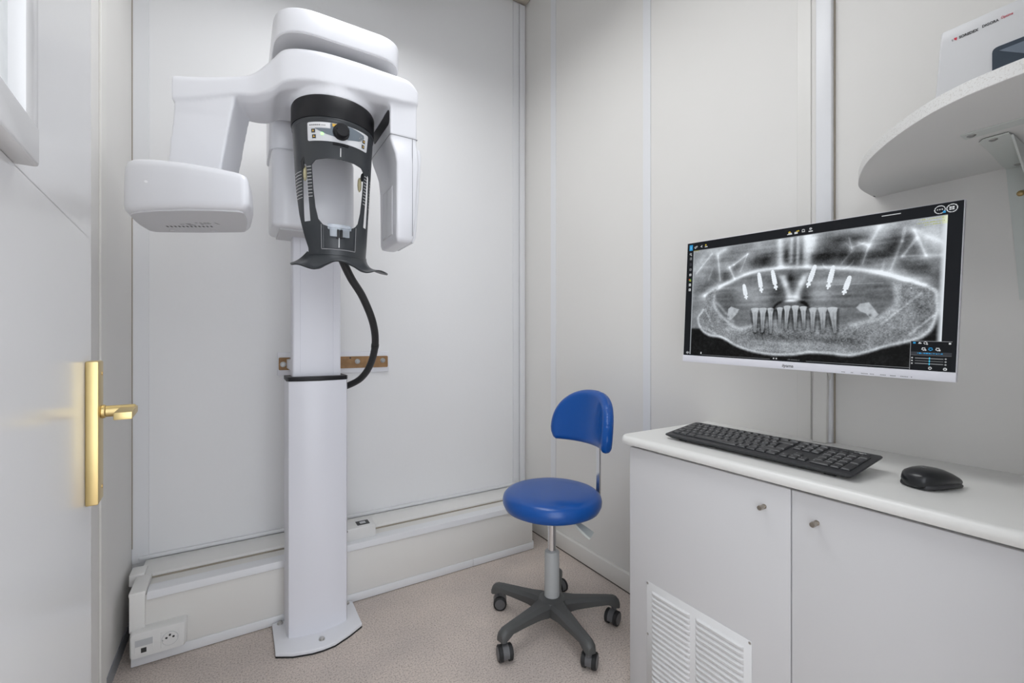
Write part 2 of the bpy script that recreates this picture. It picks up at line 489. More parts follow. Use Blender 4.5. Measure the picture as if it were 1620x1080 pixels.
for z in (.853, 1.030):
    b = NB(); cyl(b, (.0152, -.022, z), (.0165, -.022, z), .003, 12); obj('screw', b, 'brass_screw', hp, local=True)
b = NB()
cyl(b, (.0155, -.03, .971), (.021, -.03, .971), .0105, 24, bev=.001)
cyl(b, (.020, -.03, .971), (.057, -.03, .971), .0088, 24, bev=.0015)
box(b, (.0375, -.103, .9655), (.0585, -.020, .9765), .0012, 2)
obj('lever_handle', b, 'brass', dr, local=True)

# ================================================================ DENTAL X-RAY MACHINE
mx = thing('dental_x_ray_machine', 'tall white panoramic dental x-ray machine on a column against the back wall', 'x-ray machine', (.25, 1.80, 0))
# foot plate
PL = [(.106, 1.708), (.156, 1.678), (.215, 1.660), (.25, 1.657), (.29, 1.661), (.345, 1.688), (.396, 1.722), (.396, 1.895), (.106, 1.895)]
b = NB(); prism(b, PL, .004, .017, .003, 2)
fp = obj('foot_plate', b, 'machine', mx)
b = NB(); prism(b, [(x * 1.0, y - .001) for x, y in PL], 0, .005); obj('foot_pad', b, 'rubber', fp)
for x, y in ((.252, 1.702), (.132, 1.880), (.372, 1.880)):
    b = NB(); lathe(b, [(.011, 0), (.011, .002), (.0085, .002), (.0085, .006), (.006, .008), (0, .008)], (x, y, .0165), 18)
    obj('bolt', b, 'steel', fp)
# lower column
LC = [(.148, 1.905), (.146, 1.785), (.152, 1.768), (.19, 1.755), (.25, 1.749), (.31, 1.755), (.349, 1.768), (.355, 1.785), (.353, 1.905)]
b = NB(); prism(b, LC, .016, .936, .001, 1); obj('lower_column', b, 'column', mx)
b = NB(); prism(b, [(.25 + (x - .25) * 1.012, 1.83 + (y - 1.83) * 1.012) for x, y in LC], .936, .951, .002, 2); obj('column_cap', b, 'black', mx)
# upper column
b = NB()
prism(b, round_poly([(.168, 1.890), (.166, 1.795), (.334, 1.795), (.332, 1.890)], .008, 3), .945, 1.60)
box(b, (.193, 1.7925, .952), (.1945, 1.80, 1.58)); box(b, (.306, 1.7925, .952), (.3075, 1.80, 1.58))
obj('upper_column', b, 'column', mx)
# carriage on the column
b = NB()
prism(b, round_poly([(.093, 1.885), (.093, 1.69), (.12, 1.672), (.33, 1.672), (.362, 1.69), (.362, 1.885)], .03, 5), 1.468, 1.735, .014, 3)
car = obj('carriage', b, 'machine', mx)
b = NB()
prism(b, round_poly([(.086, 1.89), (.086, 1.69), (.36, 1.69), (.36, 1.89)], .03, 5), 1.730, 1.975, .004, 2)
obj('carriage_neck', b, 'machine', mx)
b = NB(); box(b, (.118, 1.70, 1.462), (.340, 1.88, 1.4695), .002, 1); obj('carriage_underplate', b, 'machine_grey', car)
# top cover
TC = round_poly([(.086, 1.90), (.086, 1.388), (.452, 1.388), (.452, 1.90)], [.05, .115, .085, .05], 10)
b = NB(); prism(b, TC, 1.967, 2.036, .0045, 3); tc_ = obj('top_cover', b, 'machine', mx)
b = NB(); prism(b, [(.27 + (x - .27) * .985, 1.64 + (y - 1.64) * .985) for x, y in TC], 1.9645, 1.9685); obj('cover_underside', b, 'machine_grey', tc_)

# rotating arm: cross bar, left post and right shoulder fused into one skin
def arm_mesh():
    bm = NB()
    # plan of the front face, with top and crease heights along it
    st = [(-.165, 1.592, 1.850, 1.772, .12), (-.10, 1.563, 1.852, 1.780, .13), (-.016, 1.525, 1.860, 1.797, .15), (.034, 1.502, 1.872, 1.798, .17),
          (.080, 1.462, 1.905, 1.806, .21), (.117, 1.425, 1.930, 1.826, .25), (.197, 1.391, 1.932, 1.833, .28), (.300, 1.382, 1.931, 1.836, .28), (.371, 1.384, 1.930, 1.838, .27),
          (.440, 1.388, 1.930, 1.842, .26), (.475, 1.391, 1.926, 1.846, .25), (.502, 1.397, 1.905, 1.850, .24)]
    P = catmull([Vector((s[0], s[1], s[2])) for s in st], 5)
    Q = catmull([Vector((s[3], s[4], 0)) for s in st], 5)
    rings = []
    for i, (p, q) in enumerate(zip(P, Q)):
        x, y, zt = p; zc, t = q.x, q.y
        k = min(1, max(0, (x + .05) / .15))      # left end runs square to the slanted arm
        dx = .25 * (1 - k)
        def S(d, z): return Vector((x + d * dx, y + d, z))
        rings.append([S(0, zc + .006), S(0, zt - .016), S(.005, zt - .005), S(.016, zt), S(t - .016, zt), S(t, zt - .016), S(t, zc + .0), S(t - .02, zc - .012),
                      S(t * .5, zc - .012), S(.03, zc - .006)])
    loft(bm, rings)
    # left post
    rings = []
    for z, x0, y0, x1, y1 in ((1.80, -.158, 1.596, -.010, 1.528), (1.77, -.160, 1.598, -.014, 1.530), (1.74, -.162, 1.604, -.020, 1.534), (1.60, -.175, 1.612, -.042, 1.540), (1.44, -.190, 1.622, -.064, 1.552)):
        rings.append([Vector((x0, y0, z)), Vector((x1, y1, z)), Vector((x1 + .042, y1 + .105, z)), Vector((x0 + .042, y0 + .105, z))])
    loft(bm, rings)
    # turntable housing above the black ring
    cyl(bm, (.259, 1.511, 1.806), (.259, 1.511, 1.90), .122, 48)
    # right shoulder that carries the detector
    box(bm, (.410, 1.402, 1.742), (.499, 1.64, 1.86))
    return bm
bm = arm_mesh()
me = bpy.data.meshes.new('tmp'); bm.to_mesh(me); bm.free()
o = bpy.data.objects.new('tmp', me); C.objects.link(o)
md = o.modifiers.new('r', 'REMESH'); md.mode = 'VOXEL'; md.voxel_size = .0042; md.use_smooth_shade = True
md = o.modifiers.new('s', 'SMOOTH'); md.factor = .5; md.iterations = 6
dg = bpy.context.evaluated_depsgraph_get(); dg.update()
me2 = bpy.data.meshes.new_from_object(o.evaluated_get(dg))
bpy.data.objects.remove(o)
bm = bmesh.new(); bm.from_mesh(me2)
arm = obj('rotating_arm', bm, 'machine', mx, smooth=0)
arm.data.shade_smooth()

# tube head (left)
TH = [(-.252, 1.470), (-.19, 1.405), (-.117, 1.350), (-.05, 1.313), (.022, 1.284), (.034, 1.40), (.030, 1.545), (-.10, 1.632), (-.232, 1.704), (-.250, 1.60)]
THr = round_poly(TH, [.03, .02, .02, .02, .022, .02, .02, .02, .03, .03], 4)
b = NB()
def th_ring(s, z):
    cx, cy = -.11, 1.50
    return [Vector((cx + (x - cx) * s, cy + (y - cy) * s, z if not callable(z) else z(x))) for x, y in THr]
top = lambda dz: (lambda x: 1.546 - (x + .25) * .155 - dz)
mid = lambda f: (lambda x: 1.428 + f * ((1.546 - (x + .25) * .155 - .03) - 1.428))
loft(b, [th_ring(.90, 1.409), th_ring(.945, 1.411), th_ring(.985, 1.418), th_ring(1.0, 1.428), th_ring(1.0, mid(.5)), th_ring(.992, mid(.9)), th_ring(.982, top(.020)), th_ring(.955, top(.008)), th_ring(.88, top(.0)), th_ring(.6, top(.0))])
tube_h = obj('tube_head', b, 'machine', mx, smooth=60)
b = NB(); ev = Vector((.106, -.065, 0)).normalized(); pv = Vector((ev.y, -ev.x, 0))
prism(b, [(-.11 + (x + .11) * .905, 1.50 + (y - 1.50) * .905) for x, y in THr], 1.4055, 1.4095)
obj('under_plate', b, 'machine_grey', tube_h)
b = NB()
for k in range(12):
    p = Vector((-.172, 1.578, 1.4055)) + ev * (k * .0113)
    t_ = bmesh.new(); bmesh.ops.create_cube(t_, size=1)
    bmesh.ops.scale(t_, vec=(.0048, .013, .0008), verts=t_.verts)
    bmesh.ops.rotate(t_, cent=(0, 0, 0), matrix=Matrix.Rotation(math.atan2(ev.y, ev.x) + .35, 3, 'Z'), verts=t_.verts)
    bmesh.ops.translate(t_, vec=p, verts=t_.verts); merge(b, t_)
obj('vent_slots', b, 'dark', tube_h)
b = NB()
o0 = Vector((-.128, 1.520, 1.4053))
ex, ey = ev, Vector((-ev.y, ev.x, 0)) * 1.0
rnd = random.Random(4)
for (ou, ov, n, wd) in ((-.012, .0, 2, .015), (.006, -.004, 6, .018), (.047, -.004, 2, .035)):
    for k in range(n):
        a = o0 + ex * ou + ey * (ov + k * .0033); L = wd * rnd.uniform(.6, 1)
        for s0 in np.arange(0, L, .004):
            q = a + ex * float(s0); t_ = bmesh.new(); bmesh.ops.create_cube(t_, size=1)
            bmesh.ops.scale(t_, vec=(.003, .0011, .0004), verts=t_.verts)
            bmesh.ops.rotate(t_, cent=(0, 0, 0), matrix=Matrix.Rotation(math.atan2(ev.y, ev.x), 3, 'Z'), verts=t_.verts)
            bmesh.ops.translate(t_, vec=q, verts=t_.verts); merge(b, t_)
for (ou, ov) in ((.040, -.012), (.052, -.012), (.064, -.012), (.072, -.011), (.046, .004)):
    q = o0 + ex * ou + ey * ov; lathe(b, [(.0034, 0), (.0034, .0004), (.0022, .0004), (.0022, 0)], q, 10)
for k in range(5):
    q = o0 + ex * .092 + ey * (-.012 + k * .004); box(b, q + Vector((-.003, -.0013, 0)), q + Vector((.003, .0013, .0004)))
obj('type_plate_print', b, 'grey_print', tube_h)
for s in (.15, .75):
    p = Vector((-.190, 1.640, 1.403)) + ev * (s * .20); b = NB(); lathe(b, [(.007, 0), (.009, .003), (.009, .005)], p, 16); obj('foot_stud', b, 'machine_grey', tube_h)
b = NB(); lathe(b, [(0, -.002), (.0028, -.0015), (.0035, 0)], (0, 0, 0), 12)
bmesh.ops.rotate(b, cent=(0, 0, 0), matrix=Matrix.Rotation(PI / 2, 3, 'X'), verts=b.verts); bmesh.ops.translate(b, vec=(-.196, 1.4085, 1.476), verts=b.verts)
obj('indicator_lamp', b, 'white', tube_h)

# detector head (right)
b = NB()
rings = []
for z, x0, x1, y0, y1 in ((1.398, .438, .470, 1.405, 1.565), (1.402, .430, .478, 1.394, 1.575), (1.415, .426, .484, 1.388, 1.580), (1.50, .426, .490, 1.386, 1.582), (1.60, .426, .496, 1.385, 1.588), (1.650, .426, .499, 1.384, 1.605),
                          (1.68, .422, .499, 1.388, 1.620), (1.71, .414, .499, 1.396, 1.630), (1.730, .410, .499, 1.402, 1.636), (1.742, .410, .499, 1.402, 1.638)):
    rings.append([Vector((*p, z)) for p in round_poly([(x0, y0), (x1, y0), (x1, y1), (x0, y1)], .010, 4)])
loft(b, rings)
det = obj('detector_head', b, 'machine', mx, smooth=50)
b = NB()
rings = []
for z, x1, y0, y1 in ((1.405, .490, 1.40, 1.57), (1.42, .497, 1.395, 1.59), (1.55, .508, 1.397, 1.60), (1.69, .517, 1.40, 1.62), (1.712, .515, 1.402, 1.62), (1.72, .505, 1.405, 1.61)):
    rings.append([Vector((*p, z)) for p in round_poly([(.484, y0 + .012), (x1, y0 + .012), (x1, y1), (.484, y1)], .006, 3)])
loft(b, rings)
obj('rear_shell', b, 'machine', det, smooth=50)
b = NB(); box(b, (.4095, 1.401, 1.7405), (.4995, 1.637, 1.7425)); box(b, (.4765, 1.3835, 1.42), (.4775, 1.388, 1.735)); obj('seam', b, 'grey_print', det)
b = NB()
box(b, (.4245, 1.432, 1.428), (.4265, 1.542, 1.588), .0006, 1)
for k in range(36):
    y = 1.4345 + k * .003
    box(b, (.4238, y, 1.432), (.4248, y + .0012, 1.584))
box(b, (.4236, 1.484, 1.428), (.4262, 1.490, 1.588))
obj('vent_grille', b, 'machine_grey', det)
b = NB()
pts = round_poly([(1.412, 1.778), (1.412, 1.826), (1.60, 1.826), (1.60, 1.778)], .018, 5)
loft(b, [[Vector((.4085, y, z)) for y, z in pts], [Vector((.414, y, z)) for y, z in pts]])
obj('sensor_window', b, 'black', arm)

# head support (black): ring, shell, control panel
hs = None
def hax(z):
    t = min(1.3, max(0, (1.74 - z) / .36))
    return .259 - .006 * t, 1.509 - .029 * t, .12 - .021 * t
def hpt(th, z, dr=0.0):
    ax, ay, r = hax(z); a = math.radians(th); r += dr
    return Vector((ax + r * math.sin(a), ay - r * math.cos(a), z))
b = NB()
lathe(b, [(.100, 1.742), (.1225, 1.742), (.1235, 1.746), (.1235, 1.800), (.121, 1.806), (.110, 1.807)], (.259, 1.509, 0), 72)
ring = obj('turntable_ring', b, 'black', mx)
b = NB()
OUT = [(-93, 1.745), (93, 1.745), (92, 1.56), (88, 1.46), (80, 1.39), (72, 1.355), (72, 1.335), (-54, 1.335), (-54, 1.355), (-62, 1.39), (-76, 1.46), (-89, 1.56)]
OPEN = [(-43, 1.600), (-36, 1.614), (-20, 1.619), (0, 1.621), (20, 1.619), (36, 1.614), (43, 1.600), (41.5, 1.53), (38.5, 1.475), (34, 1.440), (27, 1.424), (15, 1.417), (-15, 1.417), (-27, 1.424), (-34, 1.440), (-38.5, 1.475), (-41.5, 1.53)]
SL = [(-60, 1.600), (-55.5, 1.608), (-51.5, 1.60), (-50, 1.52), (-47.5, 1.434), (-62.5, 1.434), (-63, 1.46), (-62, 1.53)]
SRp = [(-u, v) for u, v in SL][::-1]
K = .0021       # metres per degree, so distances are true
def sc(p): return [(u * K, v) for u, v in p]
def sd_shell(U, V):
    d = sdpoly(U, V, sc(OUT))
    for h in (OPEN, SL, SRp): d = np.maximum(d, -sdpoly(U, V, sc(h)))
    return d
REC = sc([(-29, 1.43), (-28, 1.356), (-26, 1.351), (26, 1.351), (28, 1.356), (29, 1.43)])
def map_shell(u, v, s, d):
    rec = 0.0
    if abs(u / K) < 28.5 and 1.352 < v < 1.44:
        rec = -.006 * min(1, (28.5 - abs(u / K)) / 1.2) * min(1, (v - 1.352) / .003)
    return hpt(u / K, v, rec - (.0032 if s else 0))
sheet(b, sd_shell, (-.2, .2), (1.33, 1.75), 150, 150, map_shell)
shell = obj('head_support', b, 'charcoal', mx, smooth=35)
b = NB(); lathe(b, [(.112, 1.728), (.1195, 1.728), (.1215, 1.733), (.1215, 1.741), (.1195, 1.744), (.112, 1.744)], (.259, 1.509, 0), 72)
obj('collar', b, 'charcoal', shell)
# flared shoulder wings
b = NB()
bot = [(-92, .118, 1.319), (-74, .130, 1.308), (-54, .136, 1.303), (-33, .134, 1.289), (-21, .114, 1.304), (-8, .102, 1.318), (6, .102, 1.318), (20, .114, 1.306), (33, .136, 1.290), (54, .146, 1.303), (70, .160, 1.302), (84, .168, 1.302)]
topc = [(-56, .0985, 1.346)] + [(a, .0985, 1.340) for a in np.linspace(-48, 64, 10)] + [(73, .0985, 1.346)]
B_ = catmull([Vector(p) for p in bot], 6); T_ = catmull([Vector(p) for p in topc], 6)
def pc(a, r, z): return Vector((.253 + r * math.sin(math.radians(a)), 1.481 - r * math.cos(math.radians(a)), z))
n_s = 7
for side in (0, 1):
    pass
grid = []
for p, q in zip(T_, B_):
    col = []
    for k in range(n_s + 1):
        s = k / n_s
        a = p.x + (q.x - p.x) * s
        r = p.y + (q.y - p.y) * s ** 2.2
        z = p.z + (q.z - p.z) * (1 - (1 - s) ** 1.6)
        col.append(pc(a, r, z))
    grid.append(col)
outer = [[b.verts.new(v) for v in c_] for c_ in grid]
inner = [[b.verts.new(v + Vector((0, 0, -.0035)) + (Vector((.253, 1.481, v.z)) - v).normalized() * .003) for v in c_] for c_ in grid]
na, nb = len(grid), n_s + 1
for i in range(na - 1):
    for j in range(nb - 1):
        b.faces.new((outer[i][j], outer[i + 1][j], outer[i + 1][j + 1], outer[i][j + 1]))
        b.faces.new((inner[i][j], inner[i][j + 1], inner[i + 1][j + 1], inner[i + 1][j]))
for i in range(na - 1):
    b.faces.new((outer[i][nb - 1], outer[i + 1][nb - 1], inner[i + 1][nb - 1], inner[i][nb - 1]))
    b.faces.new((outer[i][0], inner[i][0], inner[i + 1][0], outer[i + 1][0]))
for j in range(nb - 1):
    b.faces.new((outer[0][j], outer[0][j + 1], inner[0][j + 1], inner[0][j]))
    b.faces.new((outer[na - 1][j], inner[na - 1][j], inner[na - 1][j + 1], outer[na - 1][j + 1]))
obj('shoulder_wings', b, 'charcoal', shell, smooth=50)
# pale line round the recess, white centre marks and scale ticks (printed)
b = NB()
def patch(bm, u0, u1, v0, v1, dr, mi=0, n=None, t=.0006):
    n = n or max(1, int(abs(u1 - u0) / 3))
    A = [hpt(u0 + (u1 - u0) * k / n, v0, dr) for k in range(n + 1)]; B = [hpt(u0 + (u1 - u0) * k / n, v1, dr) for k in range(n + 1)]
    A2 = [hpt(u0 + (u1 - u0) * k / n, v0, dr + t) for k in range(n + 1)]; B2 = [hpt(u0 + (u1 - u0) * k / n, v1, dr + t) for k in range(n + 1)]
    loft(bm, [A, B, B2, A2, A], cap=False, closed=False, mi=mi)
patch(b, -.6, .6, 1.628, 1.654, .0001); obj('centre_mark', b, 'white', shell, smooth=0)
b = NB(); patch(b, -.7, .7, 1.358, 1.387, -.0058)
for side in (0, 1, 2, 3):
    b2 = NB()
    for k in range(10):
        z = 1.594 - k * .0098
        if side == 0: patch(b2, -50.6, -43 + k * .12, z, z + .0014, .0001)
        if side == 1: patch(b2, 43 - k * .12, 50.6, z, z + .0014, .0001)
        if side == 2 and k > 0: patch(b2, -84, -62.5, z, z + .0014, .0001)
        if side == 3: patch(b2, 63, 69, z - .004, z - .003, .0001)
    obj('scale_marks', b2, 'white', shell, smooth=0)
obj('centre_mark', b, 'white', shell, smooth=0)
b = NB()
patch(b, -28.8, 28.8, 1.3500, 1.3518, .0001, n=24)
for s in (-1, 1): patch(b, s * 28.3, s * 29.2, 1.352, 1.424, .0001)
obj('recess_rim', b, 'grey_print', shell, smooth=0)
# control panel
b = NB()
PAN = round_poly([(-46.5 * K, 1.669), (-46.5 * K, 1.7245), (46.5 * K, 1.7245), (44 * K, 1.669)], .005, 4)
sheet(b, lambda U, V: sdpoly(U, V, PAN), (-.1, .1), (1.665, 1.728), 64, 40, lambda u, v, s, d: hpt(u / K, v, .0018 if s == 0 else -.001))
pan = obj('control_panel', b, 'panel', shell, smooth=30)
b = NB()
SW = [(-36 * K, 1.7065), (-20 * K, 1.7065), (-14 * K, 1.7065), (-14 * K, 1.7235), (15 * K, 1.7235), (36 * K, 1.7175), (37 * K, 1.708), (28 * K, 1.692), (10 * K, 1.683), (-8 * K, 1.684), (-20 * K, 1.690), (-29 * K, 1.698)]
sheet(b, lambda U, V: sdpoly(U, V, SW), (-.1, .1), (1.665, 1.728), 90, 60, lambda u, v, s, d: hpt(u / K, v, .0024 if s == 0 else .001))
obj('display_field', b, 'slate', pan, smooth=30)
b = NB(); patch(b, -44.5, -15, 1.709, 1.722, .0018, mi=0); obj('name_strip', b, 'panel_white', pan, smooth=0)
b = NB()
for a, wd in ((-43, 2.2), (-40, 2.0), (-37.4, 2.2), (-34.7, 2.2), (-32, 2.0), (-29.4, 2.0)):
    patch(b, a, a + wd, 1.7135, 1.7175, .0025, n=1)
for a in (-26, -24, -22): patch(b, a, a + 1.4, 1.7140, 1.7165, .0025, n=1)
for a, z in ((27, 1.700), (30, 1.706), (32.5, 1.700), (29, 1.694)):
    patch(b, a, a + 1.8, z, z + .004, .0026, n=1)
obj('panel_print', b, 'grey_print', pan, smooth=0)
b = NB(); c0 = hpt(0, 1.700, .002); c1 = hpt(0, 1.700, .026); dv = (c1 - c0).normalized()
tube(b, [c0, c0 + dv * .004, c0 + dv * .0041, c0 + dv * .020, c0 + dv * .023, c0 + dv * .0232, c0 + dv * .0215], [.0235, .0235, .0215, .0205, .018, .015, .013], 32)
obj('rotary_knob', b, 'black', pan)
b = NB(); patch(b, -11.5, -6, 1.714, 1.7225, .0024, n=3); obj('amber_arc', b, 'amber', pan, smooth=0)
for a, z in ((-37.5, 1.6985), (-36.5, 1.6815), (36, 1.6985), (35, 1.6815)):
    b = NB(); patch(b, a - 2.7, a + 2.7, z - .0055, z + .0055, .0018, n=2, t=.0012); kb_ = obj('panel_button', b, 'charcoal', pan, smooth=0)
    b = NB()
    p0, p1, p2 = hpt(a - 1.3, z - .0025, .0034), hpt(a + 1.5, z - .0025, .0034), hpt(a + .1, z + .0035, .0034)
    off = hpt(a, z, .004) - hpt(a, z, .003)
    loft(b, [[p0, p1, p2], [p0 + off * .5, p1 + off * .5, p2 + off * .5]]); obj('arrow', b, 'amber', kb_, smooth=0)
b = NB(); c0 = hpt(-25, 1.6895, .0015); c1 = hpt(-25, 1.6895, .0035); cyl(b, c0, c1, .0042, 16); obj('indicator_led', b, 'led', pan)
b = NB(); patch(b, -11, 11, 1.661, 1.668, .0002, n=8, t=.003); obj('panel_grip', b, 'black', shell)
# chin piece (clear clip)
b = NB()
for a0, a1, z0, z1, dr, t in ((-18, 18, 1.410, 1.4245, -.004, .010), (-15, -4.5, 1.388, 1.412, .0005, .006), (4.5, 15, 1.388, 1.412, .0005, .006)):
    n = 8
    A = [hpt(a0 + (a1 - a0) * k / n, z0, dr) for k in range(n + 1)]; B = [hpt(a0 + (a1 - a0) * k / n, z1, dr) for k in range(n + 1)]
    A2 = [hpt(a0 + (a1 - a0) * k / n, z0, dr + t) for k in range(n + 1)]; B2 = [hpt(a0 + (a1 - a0) * k / n, z1, dr + t) for k in range(n + 1)]
    rr = [[A[k], B[k], B2[k], A2[k]] for k in range(n + 1)]
    loft(b, rr)
obj('chin_rest_clip', b, 'clear', shell)
for a in (-4.5, 1.5):
    b = NB(); patch(b, a, a + 3, 1.385, 1.41, -.004, n=1, t=.006); obj('clip_tab', b, 'rubber', shell)
# temple pads inside the slots
for s in (-1, 1):
    b = NB()
    c = hpt(s * 49, 1.572, -.022) if s > 0 else hpt(-60, 1.580, -.008)
    rings = []
    for k, (r1, r2, dz) in enumerate(((.002, .002, -.022), (.005, .009, -.014), (.006, .011, 0), (.005, .009, .014), (.002, .003, .022))):
        rings.append([c + Vector((r1 * math.cos(q) * 1.0, r2 * math.sin(q), dz)) for q in np.linspace(0, 2 * PI, 13)[:-1]])
    loft(b, rings); tp = obj('temple_pad', b, 'beige', shell)
    b = NB(); tube(b, [c + Vector((s * .005, -.004, .012)), c + Vector((s * .008, -.006, .03)), hpt(s * 57, 1.625, -.004)], [.0045, .005, .005], 10); obj('pad_arm', b, 'rubber', tp)
# hose
b = NB()
hp_ = catmull([(.262, 1.43, 1.352), (.276, 1.455, 1.332), (.306, 1.479, 1.283), (.350, 1.511, 1.227), (.394, 1.555, 1.146), (.419, 1.621, 1.069), (.423, 1.712, .989), (.403, 1.794, .931), (.352, 1.850, .897)], 8)
tube(b, hp_, .0125, 16)
tube(b, [hp_[40], hp_[41]], .0137, 16)
obj('hose', b, 'hose', mx)

# ================================================================ MOUNTING RAIL
rl = thing('wall_mounting_rail', 'white wall rail with brown wood inlays bolted behind the machine column', 'wall rail', (.385, YB, .93))
b = NB(); box(b, (.142, YB - .0125, .932), (.628, YB, 1.033), .003, 2); obj('rail_board', b, 'machine', rl)
for x0, x1 in ((.147, .222), (.292, .622)):
    b = NB(); pts = round_poly([(x0, .955), (x1, .955), (x1, 1.010), (x0, 1.010)], .006, 3)
    loft(b, [[Vector((x, YB - .016, z)) for x, z in pts], [Vector((x, YB - .011, z)) for x, z in pts]])
    obj('wood_inlay', b, 'wood', rl)
for x, z in ((.164, .980), (.478, .986), (.597, .988)):
    b = NB(); cyl(b, (x, YB - .024, z), (x, YB - .016, z), .0095, 14, bev=.002); cyl(b, (x, YB - .018, z), (x, YB - .0155, z), .012, 16); obj('bolt', b, 'zinc', rl)
b = NB(); cyl(b, (.203, YB - .05, .995), (.203, YB - .012, .995), .019, 20, bev=.003); cyl(b, (.203, YB - .058, .995), (.203, YB - .05, .995), .010, 6); obj('anchor_bolt', b, 'zinc', rl)
b = NB(); cyl(b, (.445, YB - .0165, 1.003), (.445, YB - .015, 1.003), .004, 10); obj('drill_hole', b, 'dark', rl)
b = NB()
for s in (.19, .31): box(b, (s - .012, 1.885, .962), (s + .012, YB - .012, 1.003), .002, 1)
obj('strut', b, 'column', rl)

# ================================================================ LEDGE SOCKET BOX + CABLE
t = thing('outlet_box', 'small white surface outlet box on the ledge beside the machine column', 'outlet box', (.45, 1.97, LED + .0065))
b = NB(); box(b, (.372, 1.935, LED + .006), (.503, 2.022, .292), .003, 2); obj('housing', b, 'socket', t)
b = NB(); box(b, (.432, 1.958, .2915), (.484, 2.004, .2928)); obj('aperture', b, 'dark', t)
b = NB(); box(b, (.446, 1.970, .2922), (.470, 1.992, .2940), .0006, 1); obj('insert', b, 'socket_grey', t)
b = NB()
tube(b, catmull([(.372, 1.925, .30), (.366, 1.918, .295), (.362, 1.912, .27), (.361, 1.912, .2)], 6), .005, 10)
tube(b, [(.362, 1.916, .287), (.384, 1.928, .288)], .003, 8)
tag(obj('cable', b, 'rubber'), 'short black cable hanging by the outlet box beside the column', 'cable')
b = NB(); box(b, (.356, 2.04, .265), (.386, 2.06, .315), .003, 2); tag(obj('cable_clamp', b, 'steel'), 'small steel clamp on the trunking behind the column', 'clamp')

# ================================================================ WALL SOCKET (bottom left)
t = thing('wall_socket', 'double white wall outlet with data port and power socket near the floor', 'socket', (-.228, 1.885, .042))
pts = round_poly([(-.303, .046), (-.154, .046), (-.152, .130), (-.303, .130)], .010, 4)
b = NB()
def fr(s, y): return [Vector((-.228 + (x + .228) * s, y, .088 + (z - .088) * s)) for x, z in pts]
loft(b, [fr(1.0, 1.908), fr(1.0, 1.885), fr(.985, 1.872), fr(.93, 1.866), fr(.90, 1.8655)])
obj('faceplate', b, 'socket', t)
b = NB(); box(b, (-.289, 1.8645, .058), (-.240, 1.866, .110), .0005, 1); ins = obj('data_insert', b, 'socket', t)
b = NB(); box(b, (-.287, 1.8638, .086), (-.242, 1.8648, .107)); obj('label_window', b, 'socket_grey', ins)
b = NB(); box(b, (-.272, 1.8638, .064), (-.258, 1.8650, .079)); obj('data_port', b, 'dark', ins)
b = NB(); box(b, (-.221, 1.8645, .060), (-.172, 1.866, .112), .0005, 1); ins = obj('power_insert', b, 'socket', t)
b = NB()
tube(b, [(-.1965, 1.8655, .086), (-.1965, 1.8630, .086), (-.1965, 1.8629, .086), (-.1965, 1.8650, .086)], [.0215, .0210, .0185, .0182], 28)
obj('power_well', b, 'socket', ins)
b = NB(); tube(b, [(-.1965, 1.8652, .086), (-.1965, 1.8640, .086)], .0226, 28); obj('well_shadow_ring', b, 'socket_grey', ins)  # grey ring paints the shadow outline round the socket well
b = NB()
for dx in (-.0095, .0095): cyl(b, (-.1965 + dx, 1.8622, .0905), (-.1965 + dx, 1.8650, .0905), .0034, 10)
cyl(b, (-.1965, 1.8590, .099), (-.1965, 1.8650, .099), .0030, 10)
obj('pin_holes', b, 'dark', ins)

# ================================================================ STOOL
SX, SY = 1.009, 1.347
st = thing('rolling_stool', 'blue vinyl round stool with curved backrest on five casters', 'stool', (SX, SY, 0))
b = NB()
prof = [(0, .444), (.120, .445), (.160, .448), (.178, .457), (.1855, .473), (.1865, .486), (.183, .500), (.172, .511), (.155, .517), (.11, .5195), (.05, .520), (0, .520)]
lathe(b, prof, (SX, SY, 0), 72); obj('seat', b, 'blue', st, smooth=70)
b = NB(); lathe(b, [(.115, .432), (.115, .446)], (SX, SY, 0), 36); box(b, (SX - .06, SY - .05, .412), (SX + .06, SY + .05, .434), .004, 2); obj('seat_plate', b, 'steel', st)
# backrest
b = NB()
def sd_back(U, V):
    poly = []
    for k in range(41):
        a = PI * k / 40; ca, sa = math.cos(a), math.sin(a)
        poly.append((.185 * math.copysign(abs(ca) ** .88, ca), .045 + .162 * abs(sa) ** .88))
    for u, v in ((-.182, .028), (-.172, .006), (-.160, -.003), (.160, -.003), (.172, .006), (.182, .028)): poly.append((u, v))
    return sdpoly(U, V, poly)
def map_back(u, v, s, d):
    e = min(1.0, d / .022)
    h = .0205 * math.sqrt(max(0, 1 - (1 - e) ** 2))
    R = .225
    a = u / R
    rr = R + (h if s else -h)
    tilt = (v - .1) * .10
    return Vector((.955 + tilt + rr * math.cos(a), 1.316 + rr * math.sin(a), .682 + v))
sheet(b, sd_back, (-.20, .20), (-.01, .215), 78, 48, map_back)
obj('backrest', b, 'blue', st, smooth=70)
b = NB()
pth = catmull([(1.06, 1.335, .424), (1.13, 1.322, .424), (1.185, 1.312, .424), (1.204, 1.308, .440), (1.207, 1.307, .50), (1.207, 1.306, .60), (1.207, 1.306, .70), (1.212, 1.306, .79)], 6)
rings = []
for i, p in enumerate(pth):
    d = (pth[min(i + 1, len(pth) - 1)] - pth[max(i - 1, 0)]).normalized()
    sdv = Vector((.18, 1, 0)).normalized(); n_ = d.cross(sdv).normalized()
    rings.append([p + sdv * .011 + n_ * .003, p - sdv * .011 + n_ * .003, p - sdv * .011 - n_ * .003, p + sdv * .011 - n_ * .003])
loft(b, rings); obj('back_post', b, 'chrome', st)
b = NB(); box(b, (1.17, 1.293, .410), (1.20, 1.325, .432), .003, 2); cyl(b, (1.185, 1.309, .396), (1.185, 1.309, .412), .012, 16, bev=.002); obj('post_clamp', b, 'sleeve', st)
